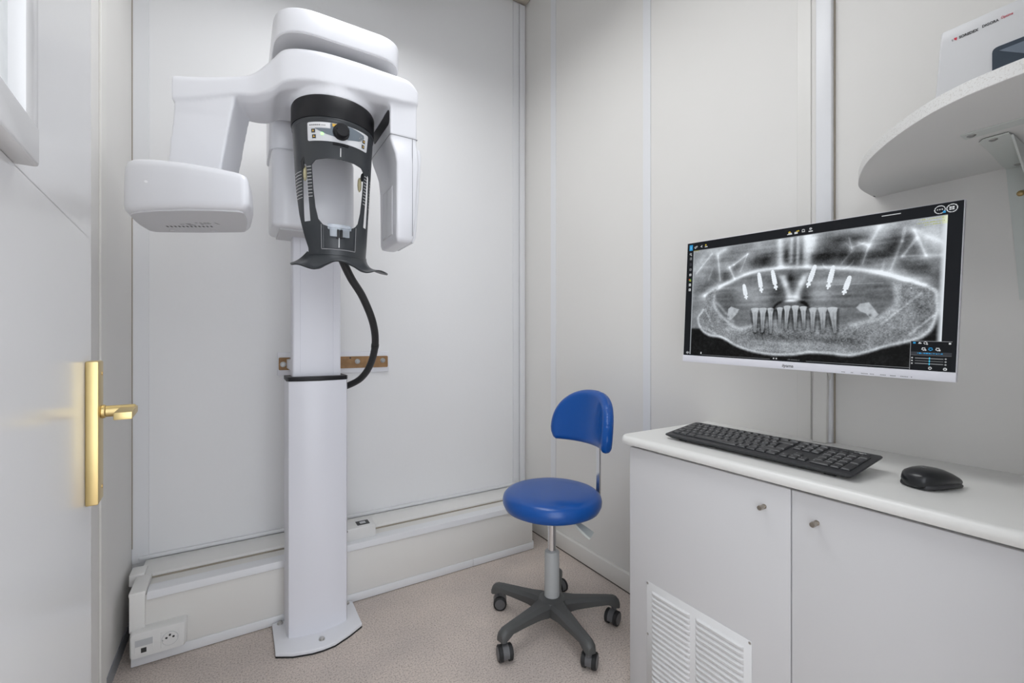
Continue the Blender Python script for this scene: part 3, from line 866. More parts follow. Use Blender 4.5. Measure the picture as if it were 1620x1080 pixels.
b = NB(); cyl(b, (SX, SY, .28), (SX, SY, .436), .0155, 28); obj('piston', b, 'chrome', st)
b = NB(); lathe(b, [(.030, .098), (.0285, .125), (.0275, .282), (.026, .288), (.020, .292), (.016, .2925)], (SX, SY, 0), 36); obj('gas_lift', b, 'sleeve', st)
b = NB()
tube(b, [(1.02, 1.31, .436), (1.026, 1.262, .432), (1.038, 1.232, .418)], .0045, 10)
lv = obj('height_lever', b, 'steel', st)
b = NB()
d0, d1 = Vector((1.034, 1.240, .424)), Vector((1.068, 1.190, .388)); dd, uu, vv = frame_of(d1 - d0)
rings = []
for s, wd, th_ in ((0, .010, .004), (.25, .019, .0045), (.75, .026, .004), (1, .027, .0035)):
    p = d0 + (d1 - d0) * s
    rings.append([p + uu * wd + vv * th_, p - uu * wd + vv * th_, p - uu * wd - vv * th_, p + uu * wd - vv * th_])
loft(b, rings); obj('lever_paddle', b, 'bracket', lv)
# five-star base
b = NB()
lathe(b, [(.036, .062), (.052, .066), (.056, .10), (.050, .112), (.034, .120), (.030, .121)], (SX, SY, 0), 40)
ANG = [47, 119, 191, 263, 335]
for a in ANG:
    ca, sa = math.cos(math.radians(a)), math.sin(math.radians(a))
    e1 = Vector((ca, sa, 0)); e2 = Vector((-sa, ca, 0)); o0 = Vector((SX, SY, 0))
    rings = []
    for r, wt, wb, zt, zb in ((.02, .032, .036, .113, .068), (.055, .029, .034, .113, .070), (.09, .022, .027, .111, .074), (.16, .0175, .022, .108, .077), (.215, .0155, .0195, .105, .078), (.240, .0155, .019, .102, .066), (.254, .014, .018, .096, .062), (.262, .010, .014, .086, .062)):
        p = o0 + e1 * r
        c5 = .006
        rings.append([p + e2 * wb + Vector((0, 0, zb)), p + e2 * wb + Vector((0, 0, zt - .012)), p + e2 * wt + Vector((0, 0, zt - c5)), p + e2 * (wt - .007) + Vector((0, 0, zt)),
                      p - e2 * (wt - .007) + Vector((0, 0, zt)), p - e2 * wt + Vector((0, 0, zt - c5)), p - e2 * wb + Vector((0, 0, zt - .012)), p - e2 * wb + Vector((0, 0, zb))])
    loft(b, rings)
obj('star_base', b, 'stool_base', st, smooth=35)
# casters: one built, the rest copied
def build_caster():
    b = NB()
    rings = []
    n = 14
    for yy in (-.0105, .0105):
        rr = []
        for k in range(n + 1):
            a = math.radians(-20 + 220 * k / n); rr.append(Vector((-.012 + .0265 * math.cos(a), yy, .0275 + .0265 * math.sin(a))))
        rr.append(Vector((-.012 - .010, yy, .018))); rr.append(Vector((.004, yy, .018)))
        rings.append(rr)
    loft(b, rings)
    cyl(b, (0, 0, .045), (0, 0, .075), .010, 16)
    hood = obj('caster', b, 'caster', None); hood.parent = st
    kids = []
    for s in (-1, 1):
        b = NB(); tube(b, [(-.012, s * .0105, .0265), (-.012, s * .013, .0265), (-.012, s * .022, .0265), (-.012, s * .0245, .0265)], [.0262, .0265, .0265, .0235], 28)
        q = obj('wheel', b, 'rubber', None); q.parent = hood; kids.append(q)
        b = NB(); tube(b, [(-.012, s * .0240, .0265), (-.012, s * .0262, .0265)], [.0205, .0195], 24)
        q = obj('hub_cap', b, 'caster', None); q.parent = hood; kids.append(q)
    return hood, kids
c_h, c_kids = build_caster()
for i, (a, turn) in enumerate(zip(ANG, (100, 150, 75, 215, 20))):
    if i == 0: h = c_h
    else:
        h = c_h.copy(); C.objects.link(h); h.parent = st
        for q0 in c_kids:
            q = q0.copy(); C.objects.link(q); q.parent = h
    h.location = (.243 * math.cos(math.radians(a)), .243 * math.sin(math.radians(a)), 0)
    h.rotation_euler = (0, 0, math.radians(turn))

# ================================================================ CABINET + WORKTOP
WT = .792
cb = thing('base_cabinet', 'white two-door base cabinet with louvred vent under the worktop', 'cabinet', (1.22, .49, 0))
CX = 1.02
b = NB(); box(b, (CX + .019, .03, .0), (XR - .024, .964, .7625), 0); box(b, (CX + .019, .03, .0), (XR - .024, .9635, .1), 0)
obj('carcass', b, 'cabinet', cb)
b = NB(); box(b, (CX, .5005, .012), (CX + .0185, .9655, .7585), .0025, 2); d1_ = obj('door', b, 'cabinet', cb)
b = NB(); box(b, (CX, .031, .012), (CX + .0185, .4985, .7585), .0025, 2); d2_ = obj('door', b, 'cabinet', cb)
for dd_, y in ((d1_, .557), (d2_, .449)):
    b = NB(); tube(b, [(CX, y, .704), (CX - .002, y, .704), (CX - .0021, y, .704), (CX - .011, y, .704), (CX - .012, y, .704), (CX - .020, y, .704), (CX - .021, y, .704)], [.0055, .0055, .0042, .0042, .0055, .0055, .0048], 20)
    obj('knob', b, 'nickel', dd_)
b = NB()
GY0, GY1, GZ0, GZ1 = .585, .897, .045, .379
box(b, (CX - .0022, GY0, GZ0), (CX, GY1, GZ1), .0006, 1)
for ya, yb in ((.604, .734), (.751, .878)):
    for k in range(20):
        z = .358 - k * .0153
        if z < .07: break
        prof = [(-.0022, z), (-.0066, z - .0012), (-.0084, z - .0030), (-.0080, z - .0050), (-.0040, z - .0130), (-.0022, z - .0136)]
        ys = [ya, ya + .004, ya + .010, yb - .010, yb - .004, yb]; kk = [0.02, .7, 1, 1, .7, 0.02]
        rings = [[Vector((CX - .0022 + (px + .0022) * s_, y, pz)) for px, pz in prof] for y, s_ in zip(ys, kk)]
        loft(b, rings)
gr = obj('vent_grille', b, 'grille', d1_, smooth=45)
for y, z in ((.893, .3745), (.893, .226), (.589, .3745), (.589, .226)):
    b = NB(); lathe(b, [(.0035, 0), (.003, .0015), (0, .002)], (0, 0, 0), 12)
    bmesh.ops.rotate(b, cent=(0, 0, 0), matrix=Matrix.Rotation(-PI / 2, 3, 'Y'), verts=b.verts); bmesh.ops.translate(b, vec=(CX - .0022, y, z), verts=b.verts)
    obj('screw', b, 'steel', d1_)
b = NB()
# bullnose profile in x,z swept along y
pf = [(XR - .001, .7645), (1.014, .7645), (1.007, .767), (1.004, .773), (1.0035, .779), (1.005, .785), (1.0095, .790), (1.018, WT), (XR - .001, WT)]
rings = []
for y, sx in ((.02, 0), (.965, 0), (.978, .001), (.985, .004), (.988, .010)):
    rings.append([Vector((min(x + sx, XR - .001), y, z if sx < .01 else .7645 + .004 + (z - .7645) * .88)) for x, z in pf])
loft(b, rings)
wt = obj('worktop', b, 'worktop', smooth=35); center_origin(wt)
tag(wt, 'long off-white worktop with rounded front edge over the base cabinet', 'worktop')

# ================================================================ KEYBOARD
KW, KD, TILT = .480, .148, .15
kb = thing('keyboard', 'black wireless full-size keyboard lying tilted on the off-white worktop', 'keyboard', (1.142, .640, WT))
kb.rotation_euler = (0, 0, math.radians(-90 - 1.6))
# local axes: x = right along the keyboard, y = towards the wall
def kq(x, y, h):      # point at height h above the tilted deck (deck passes z=.024 at centre)
    return Vector((x, y * math.cos(TILT) - h * math.sin(TILT), .0235 + y * math.sin(TILT) + h * math.cos(TILT)))
b = NB()
oc = round_poly([(-KW / 2, -KD / 2), (KW / 2, -KD / 2), (KW / 2, KD / 2), (-KW / 2, KD / 2)], .010, 4)
def kr(s, h, dy=0): return [kq(x - math.copysign(s, x), y - math.copysign(s, y) + dy, h) for x, y in oc]
loft(b, [kr(.020, -.011), kr(.010, -.0095), kr(.0008, -.002), kr(0, 0), kr(.001, .0016), kr(.004, .0022)])
obj('case', b, 'kb', kb, local=True)
for sx in (-1, 1):
    b = NB(); p = kq(sx * .19, .050, -.010); box(b, (p.x - .012, p.y - .006, 0.0002), (p.x + .012, p.y + .002, p.z + .002), .001, 1); obj('foot', b, 'rubber', kb, local=True)
    b = NB(); p = kq(sx * .19, -.052, -.010); box(b, (p.x - .012, p.y - .005, 0.0002), (p.x + .012, p.y + .005, p.z + .002), .001, 1); obj('foot', b, 'rubber', kb, local=True)
U = .0202
x0, ytop = -22.62 * U / 2, KD / 2 - .0105
rows = []
def R(y, h, items, x): rows.append((y, h, items, x))
def keys():
    out = []
    def row(y, x, ws, labs, h=1.0):
        for w_, l_ in zip(ws, labs):
            if l_ is not None: out.append((x, y, w_, h, l_))
            x += w_
        return x
    # function row
    row(0, 0, [1], ['esc'], .72)
    row(0, 1.55, [1] * 4, ['F1', 'F2', 'F3', 'F4'], .72); row(0, 5.95, [1] * 4, ['F5', 'F6', 'F7', 'F8'], .72); row(0, 10.35, [1.16] * 4, ['F9', 'F10', 'F11', 'F12'], .72)
    row(0, 15.3, [1] * 3, ['prt', 'scr', 'pau'], .72)
    row(1, 0, [1] * 13 + [2], list('²&é"\'(-è_çà)=') + ['<-'])
    row(2, 0, [1.5] + [1] * 12, ['tab'] + list('AZERTYUIOP^$'))
    row(3, 0, [1.75] + [1] * 12, ['caps'] + list('QSDFGHJKLMù*'))
    out.append((13.75, 2.5, 1.25, 2.0, ''))      # enter
    row(4, 0, [1.25] + [1] * 11 + [2.75], ['shift'] + list('<WXCVBN,;:!') + ['shift'])
    row(5, 0, [1.25, 1.25, 1.25, 6.25, 1.25, 1.25, 1.25, 1.25], ['ctrl', 'win', 'alt', '', 'altgr', 'fn', 'menu', 'ctrl'])
    row(1, 15.3, [1] * 3, ['ins', 'home', 'pgu']); row(2, 15.3, [1] * 3, ['del', 'end', 'pgd'])
    row(4, 16.3, [1], ['^']); row(5, 15.3, [1] * 3, ['<', 'v', '>'])
    row(1, 18.6, [1] * 4, ['num', '/', '*', '-']); row(2, 18.6, [1] * 3, ['7', '8', '9']); row(3, 18.6, [1] * 3, ['4', '5', '6']); row(4, 18.6, [1] * 3, ['1', '2', '3'])
    row(5, 18.6, [2, 1], ['0', '.'])
    out.append((21.6, 2.5, 1, 2.0, '+')); out.append((21.6, 4.5, 1, 2.0, ''))
    return out
KEYS = keys()
def key_bm(bm, k):
    x, y, w_, h, l_ = k
    cx = x0 + (x + w_ / 2) * U
    yy = ytop - ((.72 if y > 0 else 0) + .12 * (y > 0) + (y - 1 if y > 0 else 0)) * U - (0.36 if y == 0 else .5) * U
    hw, hh = w_ * U / 2 - .0011, h * U / 2 - .0011
    if y == 0: hh = .36 * U - .001
    r0 = [(-hw, -hh), (hw, -hh), (hw, hh), (-hw, hh)]
    ta = .0022
    r1 = [(-hw + ta, -hh + ta), (hw - ta, -hh + ta), (hw - ta, hh - ta * .8), (-hw + ta, hh - ta * .8)]
    z1, z2 = .0018, .0062
    rings = [[kq(cx + px, yy + py, z) for px, py in round_poly(rp, .0016, 2)] for rp, z in ((r0, z1), (r0, z1 + .002), (r1, z2))]
    loft(bm, rings)
    if l_:
        sz = .0058 if len(l_) == 1 else .0036
        o_ = kq(cx - hw + .0036, yy + (hh - .0085 if len(l_) == 1 else -.001), z2 + .0001)
        put_text(bm, l_, sz, o_, Vector((1, 0, 0)), kq(0, 1, 0) - kq(0, 0, 0), mi=1, extrude=.00005)
order = sorted(KEYS, key=lambda k: (k[1] == 0, k[0] < 6 and k[1] == 0))
for k in KEYS:
    b = NB(); key_bm(b, k); obj('key', b, ['key', 'legend'], kb, smooth=30, local=True)
b = NB(); put_text(b, 'logitech', .0075, kq(KW / 2 - .052, KD / 2 - .014, .0024), (1, 0, 0), kq(0, 1, 0) - kq(0, 0, 0), extrude=.0001, bold=.0002)
obj('maker_print', b, 'white', kb, smooth=0, local=True)
for k in range(4):
    b = NB(); c = kq(x0 + (18.9 + k * 1.0) * U, ytop - .3 * U, .0022); box(b, c - Vector((.0065, .0028, .001)), c + Vector((.0065, .0028, .0016)), .0008, 1); obj('media_button', b, 'key', kb, local=True)

# ================================================================ MOUSE
ms = thing('computer_mouse', 'black wireless computer mouse on the worktop beside the keyboard', 'mouse', (1.172, .312, WT))
ms.rotation_euler = (0, 0, math.radians(-17))
# local x = long axis (towards the tail), z up
b = NB()
def ms_ring(x, hw, zt, zb, n=20, q=2.4):
    out = []
    for k in range(n):
        a = 2 * PI * k / n; ca, sa = math.cos(a), math.sin(a)
        yy = hw * math.copysign(abs(ca) ** (2 / q), ca); zz = math.copysign(abs(sa) ** (2 / q), sa)
        out.append(Vector((x, yy, zb + (zt - zb) * (zz + 1) / 2)))
    return out
sec = [(-.0535, .004, .016, .009), (-.052, .013, .024, .005), (-.046, .023, .031, .002), (-.034, .0295, .0365, .0008), (-.018, .032, .0385, .0005), (0, .0325, .0385, .0005), (.016, .031, .0355, .0005), (.030, .029, .030, .0006), (.042, .0275, .0235, .0012), (.049, .024, .019, .003), (.053, .016, .015, .006), (.0545, .006, .012, .009)]
loft(b, [ms_ring(*s_) for s_ in sec]); obj('shell', b, 'mouse', ms, smooth=70, local=True)
b = NB()
loft(b, [ms_ring(x_, hw_ + .0012, zt_ * .42, .0004, q=3) for x_, hw_, zt_, zb_ in sec[2:-2]] + []); obj('side_grip', b, 'mouse_side', ms, smooth=70, local=True)
b = NB()
rings = []
for x_, hw_, zt_ in ((.020, .004, .016), (.034, .010, .018), (.046, .012, .016), (.0535, .008, .013)):
    rings.append([Vector((x_, .020 + hw_, .001)), Vector((x_, .020 + hw_ * 1.15, zt_ * .5)), Vector((x_, .018 + hw_ * .6, zt_)), Vector((x_, .012, zt_)), Vector((x_, .012, .001))])
loft(b, rings); obj('thumb_rest', b, 'mouse_side', ms, smooth=60, local=True)
b = NB(); put_text(b, 'logi', .007, (-.020, .006, .0386), (0, -1, 0), (1, 0, 0), extrude=.0002); obj('maker_print', b, 'grey_print', ms, smooth=0, local=True)
b = NB(); cyl(b, (.034, -.003, .0205), (.034, .003, .0205), .0088, 20); obj('scroll_wheel', b, 'rubber', ms, local=True)

# ================================================================ MONITOR
MW, MH = .611, .3661
a_, t_l, g_ = .0689, .0132, -.0344
ca, sa = math.cos(a_), math.sin(a_)
e1 = Vector((sa, -ca, 0)); n0 = Vector((-ca, -sa, 0)); up = Vector((0, 0, 1))
n2 = n0 * math.cos(t_l) + up * math.sin(t_l); e2 = up * math.cos(t_l) - n0 * math.sin(t_l)
r1 = e1 * math.cos(g_) + e2 * math.sin(g_); r2 = e2 * math.cos(g_) - e1 * math.sin(g_)
mo = thing('monitor', 'white wall-mounted monitor showing a panoramic jaw x-ray', 'monitor', (1.2051, .5859, 1.191))
mo.rotation_euler = Matrix((r1, r2, n2)).transposed().to_euler()
b = NB()
box(b, (-MW / 2, -MH / 2, -.014), (MW / 2, MH / 2, -.0006), .0012, 2)
box(b, (-MW / 2, -MH / 2, -.012), (MW / 2, -MH / 2 + .0197, .002), .001, 2)
obj('bezel', b, 'bezel', mo, local=True)
b = NB(); box(b, (-.20, -.13, -.045), (.20, .12, -.012), .012, 3); obj('rear_housing', b, 'bezel', mo, local=True)
b = NB(); box(b, (-.045, -.04, -.058), (.045, .05, -.043), .003, 2)
wallp = Vector((XR - .002, .60, 1.20)); mwm = Matrix((r1, r2, n2)).transposed()
wl = mwm.transposed() @ (wallp - Vector((1.2051, .5859, 1.191)))
tube(b, [Vector((0, 0, -.055)), Vector((wl.x, wl.y, wl.z + .03))], .018, 16)
box(b, (wl.x - .04, wl.y - .05, wl.z + .006), (wl.x + .04, wl.y + .05, wl.z + .034), .002, 1)
obj('wall_arm', b, 'bezel', mo, local=True)
b = NB()
put_text(b, 'iiyama', .0115, (-.0045, -MH / 2 + .0056, .0021), (1, 0, 0), (0, 1, 0), center=True, width=.027, extrude=.0001, bold=.00015, shear=.15)
obj('maker_print', b, 'dark', mo, smooth=0, local=True)
b = NB(); rnd = random.Random(3)
for u_, n_ in ((.684, 3), (.714, 2), (.746, 5), (.773, 3), (.803, 4), (.831, 4), (.860, 5), (.888, 1)):
    for k in range(n_):
        xx = (u_ - .5) * MW + k * .0026; box(b, (xx, -MH / 2 + .0035, .0019), (xx + .0018, -MH / 2 + .0055, .0022))
obj('button_print', b, 'grey_print', mo, smooth=0, local=True)

# ---- picture on the screen, painted per vertex
def paint_screen():
    W_, H_ = 720, 408
    VS = .945
    u = (np.arange(W_) + .5) / W_; v = (np.arange(H_) + .5) / H_ * VS
    Ug, Vg = np.meshgrid(u, v)            # rows = v down
    asp = MH / MW
    X = Ug; Y = Vg * asp                  # isotropic units of screen width
    rs = np.random.RandomState(11)
    def vnoise(n, m):
        g = rs.rand(m + 2, n + 2)
        xx = Ug * n; yy = Vg * m; xi = xx.astype(int); yi = yy.astype(int); fx = xx - xi; fy = yy - yi
        fx = fx * fx * (3 - 2 * fx); fy = fy * fy * (3 - 2 * fy)
        return (g[yi, xi] * (1 - fx) + g[yi, xi + 1] * fx) * (1 - fy) + (g[yi + 1, xi] * (1 - fx) + g[yi + 1, xi + 1] * fx) * fy
    def seg(p, q):
        ax, ay = p[0], p[1] * asp; bx, by = q[0], q[1] * asp
        ex, ey = bx - ax, by - ay
        t = np.clip(((X - ax) * ex + (Y - ay) * ey) / (ex * ex + ey * ey + 1e-12), 0, 1)
        return np.hypot(X - ax - ex * t, Y - ay - ey * t), t
    def line(pts):
        d = np.full(X.shape, 9.)
        for p, q in zip(pts[:-1], pts[1:]): d = np.minimum(d, seg(p, q)[0])
        return d
    def ell(c, rx, ry): return np.hypot((X - c[0]) / rx, (Y - c[1] * asp) / ry)
    def poly(pts): return sdpoly(X, Y, [(p[0], p[1] * asp) for p in pts])
    def sm(a, b_, x): t = np.clip((x - a) / (b_ - a), 0, 1); return t * t * (3 - 2 * t)
    def spl(pts, m=6): return [(p.x, p.y) for p in catmull([Vector((a, b_, 0)) for a, b_ in pts], m)]
    n1 = vnoise(14, 9); n2 = vnoise(34, 22); n3 = vnoise(90, 50); n4 = vnoise(240, 130)
    hn = vnoise(10, 60)
    n5 = rs.rand(H_, W_); n5 = .5 + (n5 + np.roll(n5, 1, 0) + np.roll(n5, 1, 1) + np.roll(n5, (1, 1), (0, 1)) - 2) * .5
    I = .40 + .24 * (n1 - .5) + .12 * (n2 - .5) + .10 * (hn - .5) + .05 * (n5 - .5)
    # upper skull haze
    I += .16 * np.exp(-((Y - .03) / .05) ** 2)
    for c, rx, ry, k in (((.889, .347), .055, .028, .30), ((.626, .235), .085, .040, .26), ((.372, .215), .075, .030, .24), ((.708, .125), .06, .022, .22), ((.79, .255), .07, .016, .20), ((.821, .187), .03, .02, .16),
                         ((.254, .24), .028, .022, .24), ((.20, .32), .06, .03, .12), ((.278, .10), .05, .02, .14), ((.644, .12), .05, .03, .10), ((.155, .27), .035, .03, .12), ((.10, .36), .05, .03, .16), ((.19, .13), .03, .04, .08), ((.70, .30), .08, .02, .12), ((.86, .20), .03, .03, .15)):
        I -= k * np.exp(-ell(c, rx, ry) ** 2)
    for c, rx, ry, k in (((.93, .18), .05, .05, .30), ((.17, .10), .05, .03, .16), ((.77, .07), .05, .03, .12), ((.52, .10), .10, .05, .12), ((.08, .17), .05, .07, .16), ((.28, .29), .05, .02, .14), ((.56, .14), .03, .06, .12), ((.67, .295), .04, .02, .12), ((.87, .40), .05, .03, .14), ((.15, .37), .04, .03, .08), ((.74, .20), .04, .015, .15)):
        I += k * np.exp(-ell(c, rx, ry) ** 2)
    strokes = [((.133, .113), (.053, .262), .005, .22), ((.164, .135), (.179, .329), .007, .30), ((.164, .12), (.2, .09), .014, .22), ((.306, .149), (.244, .221), .005, .26), ((.244, .221), (.222, .236), .007, .30), ((.222, .236), (.2515, .338), .006, .28), ((.305, .15), (.2745, .28), .003, .18),
               ((.785, .069), (.752, .19), .012, .28), ((.752, .19), (.735, .30), .006, .26), ((.853, .1126), (.847, .19), .006, .24), ((.847, .19), (.819, .353), .007, .24), ((.886, .18), (.8506, .276), .006, .28), ((.8795, .132), (.9136, .289), .006, .28), ((.914, .285), (.96, .29), .008, .2), ((.87, .12), (.96, .23), .014, .26),
               ((.689, .1286), (.70, .20), .004, .2), ((.70, .19), (.74, .17), .006, .2), ((.70, .20), (.68, .16), .005, .16), ((.72, .165), (.752, .19), .006, .22), ((.667, .29), (.70, .215), .004, .14), ((.85, .277), (.91, .285), .005, .16), ((.80, .30), (.79, .39), .006, .14), ((.14, .23), (.12, .32), .005, .12), ((.09, .13), (.03, .25), .02, .10)]
    for p, q, wd, k in strokes:
        dd_ = seg(p, q)[0] + .004 * (n2 - .5)
        I += .62 * k * np.exp(-(dd_ / (wd * .62)) ** 2) + .45 * k * np.exp(-(dd_ / (wd * 1.9)) ** 2)
    d = np.abs(ell((.655, .262), .052, .040) - 1); I += .12 * np.exp(-(d / .06) ** 2) * (Vg > .27)
    # nasal columns
    for p, q, wd, k in (((.440, .08), (.447, .27), .013, .34), ((.546, .07), (.550, .28), .016, .38), ((.488, .08), (.488, .24), .007, .20), ((.51, .07), (.512, .26), .006, .20), ((.43, .22), (.46, .28), .02, .15), ((.57, .1), (.565, .18), .012, .22)):
        I += k * np.exp(-(seg(p, q)[0] / wd) ** 2)
    for c, rx, ry in (((.468, .18), .011, .045), ((.50, .18), .012, .05), ((.526, .19), .008, .04)): I -= .22 * np.exp(-ell(c, rx, ry) ** 2)
    # oral air space below the palate
    pal = spl([(.1062, .4498), (.171, .3914), (.2651, .3248), (.3532, .2851), (.4361, .2797), (.5578, .2905), (.6612, .3147), (.7312, .3364), (.8143, .3823), (.9121, .4591)])
    cav = poly(pal + [(.83, .47), (.835, .545), (.80, .62), (.735, .665), (.6, .66), (.52, .65), (.35, .66), (.27, .70), (.207, .63), (.165, .56), (.156, .50)])
    m = sm(.004, -.010, cav)
    I = I * (1 - m) + m * (.33 + .12 * (hn - .5) + .05 * (n2 - .5))
    for c, rx, ry, k in (((.32, .47), .06, .05, .20), ((.60, .48), .045, .07, .20), ((.40, .46), .05, .06, .10), ((.67, .40), .10, .015, .16), ((.25, .40), .06, .012, .12), ((.28, .54), .06, .05, -.02), ((.76, .46), .05, .05, -.03), ((.46, .38), .035, .06, -.12), ((.545, .50), .022, .05, -.20), ((.43, .50), .03, .05, -.17), ((.535, .37), .02, .04, -.08), ((.49, .36), .015, .04, -.16), ((.255, .47), .05, .05, -.03), ((.23, .52), .03, .05, -.06)):
        I += k * np.exp(-ell(c, rx, ry) ** 2)
    # nasal spine: bright V
    for p, q, wd, k in (((.4616, .352), (.488, .49), .013, .40), ((.5377, .362), (.512, .49), .013, .40), ((.480, .50), (.522, .50), .012, .26), ((.447, .34), (.470, .40), .012, .2), ((.55, .34), (.53, .40), .012, .2)):
        I += k * np.exp(-(seg(p, q)[0] / wd) ** 2)
    I += .10 * np.exp(-(np.abs(Y - (.425 + .03 * (Ug - .7)) * asp) / .002) ** 2) * ((Ug > .62) & (Ug < .80))
    # palate line and mandible
    dp = line(pal)
    I += .40 * np.exp(-((dp + .003 * (n2 - .5)) / .0085) ** 2) + .10 * np.exp(-(dp / .02) ** 2)
    wl_ = sm(.30, .12, Ug) + sm(.72, .86, Ug)
    I += .18 * np.exp(-(dp / .02) ** 2) * wl_
    jo = spl([(.166, .3909), (.1164, .4425), (.0989, .5637), (.0741, .6288), (.0871, .7112), (.1306, .7672), (.2015, .7881), (.2696, .8462), (.3513, .8848), (.4354, .8987), (.5133, .891), (.5716, .8717), (.6409, .8717), (.7061, .8781), (.7548, .8546), (.8123, .8132), (.8507, .7927), (.9029, .7607), (.9323, .7086), (.9477, .6191), (.9464, .5521), (.9376, .4844), (.8911, .4395)])
    ji = spl([(.166, .3909), (.1559, .5019), (.1708, .5665), (.207, .6307), (.2752, .7082), (.3464, .690), (.43, .70), (.5227, .70), (.60, .70), (.6695, .69), (.7324, .6632), (.7855, .6391), (.8188, .5918), (.8345, .545), (.8294, .4379)])
    outside = poly([(-.05, .72)] + jo[24:115] + [(1.05, .66), (1.05, 1.1), (-.05, 1.1)])
    mo_ = sm(.004, -.012, outside)
    I = I * (1 - mo_) + mo_ * (.035 + .02 * n1)
    band = poly(jo + ji[::-1]); mb = sm(.016, -.014, band)
    gr_ = n4 * .45 + n3 * .15 + n5 * .4
    I = I * (1 - mb) + mb * (.43 + .24 * (gr_ - .5) + .10 * (n2 - .5))
    djo = line(jo[12:]); I += .28 * np.exp(-(djo / .006) ** 2)
    dji = line(ji[4:30]); I += .30 * np.exp(-(dji / .010) ** 2) * mb
    dj2 = line(ji[58:]); I += .24 * np.exp(-(dj2 / .016) ** 2) * mb
    for c, rx, ry, k in (((.37, .76), .05, .022, -.14), ((.66, .79), .09, .016, -.16), ((.50, .82), .16, .012, .12), ((.50, .77), .10, .02, -.10), ((.45, .86), .2, .010, .12), ((.25, .72), .05, .02, .10), ((.84, .62), .03, .03, .06), ((.91, .60), .02, .04, -.10)):
        I += k * np.exp(-ell(c, rx, ry) ** 2) * mb
    for p, q, wd, k in (((.905, .50), (.80, .68), .004, .18), ((.94, .63), (.88, .74), .004, .18), ((.11, .56), (.15, .70), .004, .14), ((.09, .70), (.22, .80), .006, .12), ((.167, .51), (.25, .66), .007, .16)):
        I += k * np.exp(-(seg(p, q)[0] / wd) ** 2)
    # lower teeth
    T = [((.3473, .555), (.3519, .735), .0185), ((.3816, .556), (.3835, .735), .0175), ((.4131, .558), (.4178, .745), .0140), ((.4509, .556), (.4546, .70), .0135), ((.4803, .545), (.4784, .715), .0145), ((.5109, .545), (.5151, .715), .0150), ((.5408, .553), (.5477, .71), .0145), ((.5765, .563), (.5791, .73), .0150), ((.6101, .563), (.616, .73), .0175), ((.644, .563), (.6564, .73), .0185)]
    dk = np.zeros_like(I)
    for p, q, wd in T:
        dd_, t = seg(p, q); r = wd * (1 - .62 * t)
        near = sm(r + .010, r, dd_) * (t > .12); dk = np.maximum(dk, near)
    I -= .14 * dk * (Vg > .57)
    for p, q, wd in T:
        dd_, t = seg(p, q); r = np.where(t < .25, wd * (1.0 - .3 * (t / .25) ** 2), wd * .70 * (1 - .55 * (t - .25) / .75))
        mk = sm(r + .0015, r - .0035, dd_) * sm(-.0008, .0012, Y - (p[1] + .004) * asp - .0035 * (dd_ / wd) ** 2)
        val = .70 - .26 * t + .05 * (n3 - .5) - .10 * np.exp(-(dd_ / .002) ** 2) * (t > .2)
        I = I * (1 - mk) + mk * val
    for pts in ([(.2242, .565), (.238, .545), (.2762, .568), (.268, .60), (.2364, .6545), (.222, .638)], [(.7212, .5754), (.7329, .551), (.7599, .544), (.773, .575), (.7909, .621), (.7713, .6572), (.7525, .6139), (.735, .60)]):
        mk = sm(.003, -.003, poly(pts)); I = I * (1 - mk) + mk * (.62 + .10 * (n3 - .5))
    I -= .25 * np.exp(-ell((.227, .625), .005, .006) ** 2) + .3 * np.exp(-ell((.765, .625), .005, .006) ** 2)
    I += .45 * np.exp(-ell((.495, .515), .030, .006) ** 2)
    I -= .22 * np.exp(-(np.abs(line(spl([(.42, .58), (.445, .53), (.49, .505), (.54, .53), (.565, .57)]))) / .006) ** 2)
    # implants
    for p, q in (((.2941, .3863), (.3076, .4889)), ((.3581, .308), (.3735, .4453)), ((.4155, .2979), (.4334, .4308)), ((.577, .2898), (.5538, .4268)), ((.6412, .3048), (.6256, .4451)), ((.6962, .3802), (.6794, .4865))):
        dd_, t = seg(p, q)
        r = np.where(t < .72, .0072 + .0022 * np.sin(np.clip(t * 3.2, 0, PI)) - .0006 * np.cos(t * 60), np.where(t < .82, .0050, np.where(t < .93, .0085, .0035)))
        mk = sm(r + .001, r - .0015, dd_); I = I * (1 - mk) + mk * .93
    I += .06 * (n4 - .5) + .05 * (n3 - .5)
    I += .5 * np.exp(-ell((.878, .468), .0018, .0018) ** 2)
    I = np.clip(I, .01, 1)
    # bright vignette at the right border of the film
    bs = sm(.944, .962, Ug); I = I * (1 - bs) + bs * .86
    bl = sm(.042, .036, Ug); I = I * (1 - bl) + bl * .60
    bt = sm(.074, .068, Vg); I = I * (1 - bt) + bt * .5
    # tone: display value -> linear, cool tint
    I = np.clip((I - .02) * 1.06, 0, 1)
    film = I ** 1.7
    img = np.stack([film * .90, film * .96, film * 1.02], -1)
    ui = np.array([.0055, .0065, .009])
    mask = (Vg < .0665) | (Ug < .035) | (Ug > .9625) | (Vg > .935)
    img[mask] = ui
    def fill(m_, c_): img[m_] = c_
    def rect(a, b_, c_, d_, col): fill((Ug > a) & (Ug < c_) & (Vg > b_) & (Vg < d_), col)
    def disc(c, r, col, r0=0):
        dd_ = np.hypot(X - c[0], Y - c[1] * asp); fill((dd_ < r) & (dd_ >= r0), col)
    wht = (.62, .64, .66); gry = (.22, .23, .24); blu = (.03, .30, .62); yel = (.55, .42, .05); ylg = (.42, .46, .14)
    rect(.0105, .017, .029, .062, blu); rect(.018, .03, .0215, .05, (.35, .6, .8))
    disc((.044, .042), .005, wht, .003); disc((.051, .036), .004, wht, .002); disc((.0745, .040), .0028, wht); disc((.079, .034), .002, wht); disc((.079, .046), .002, wht)
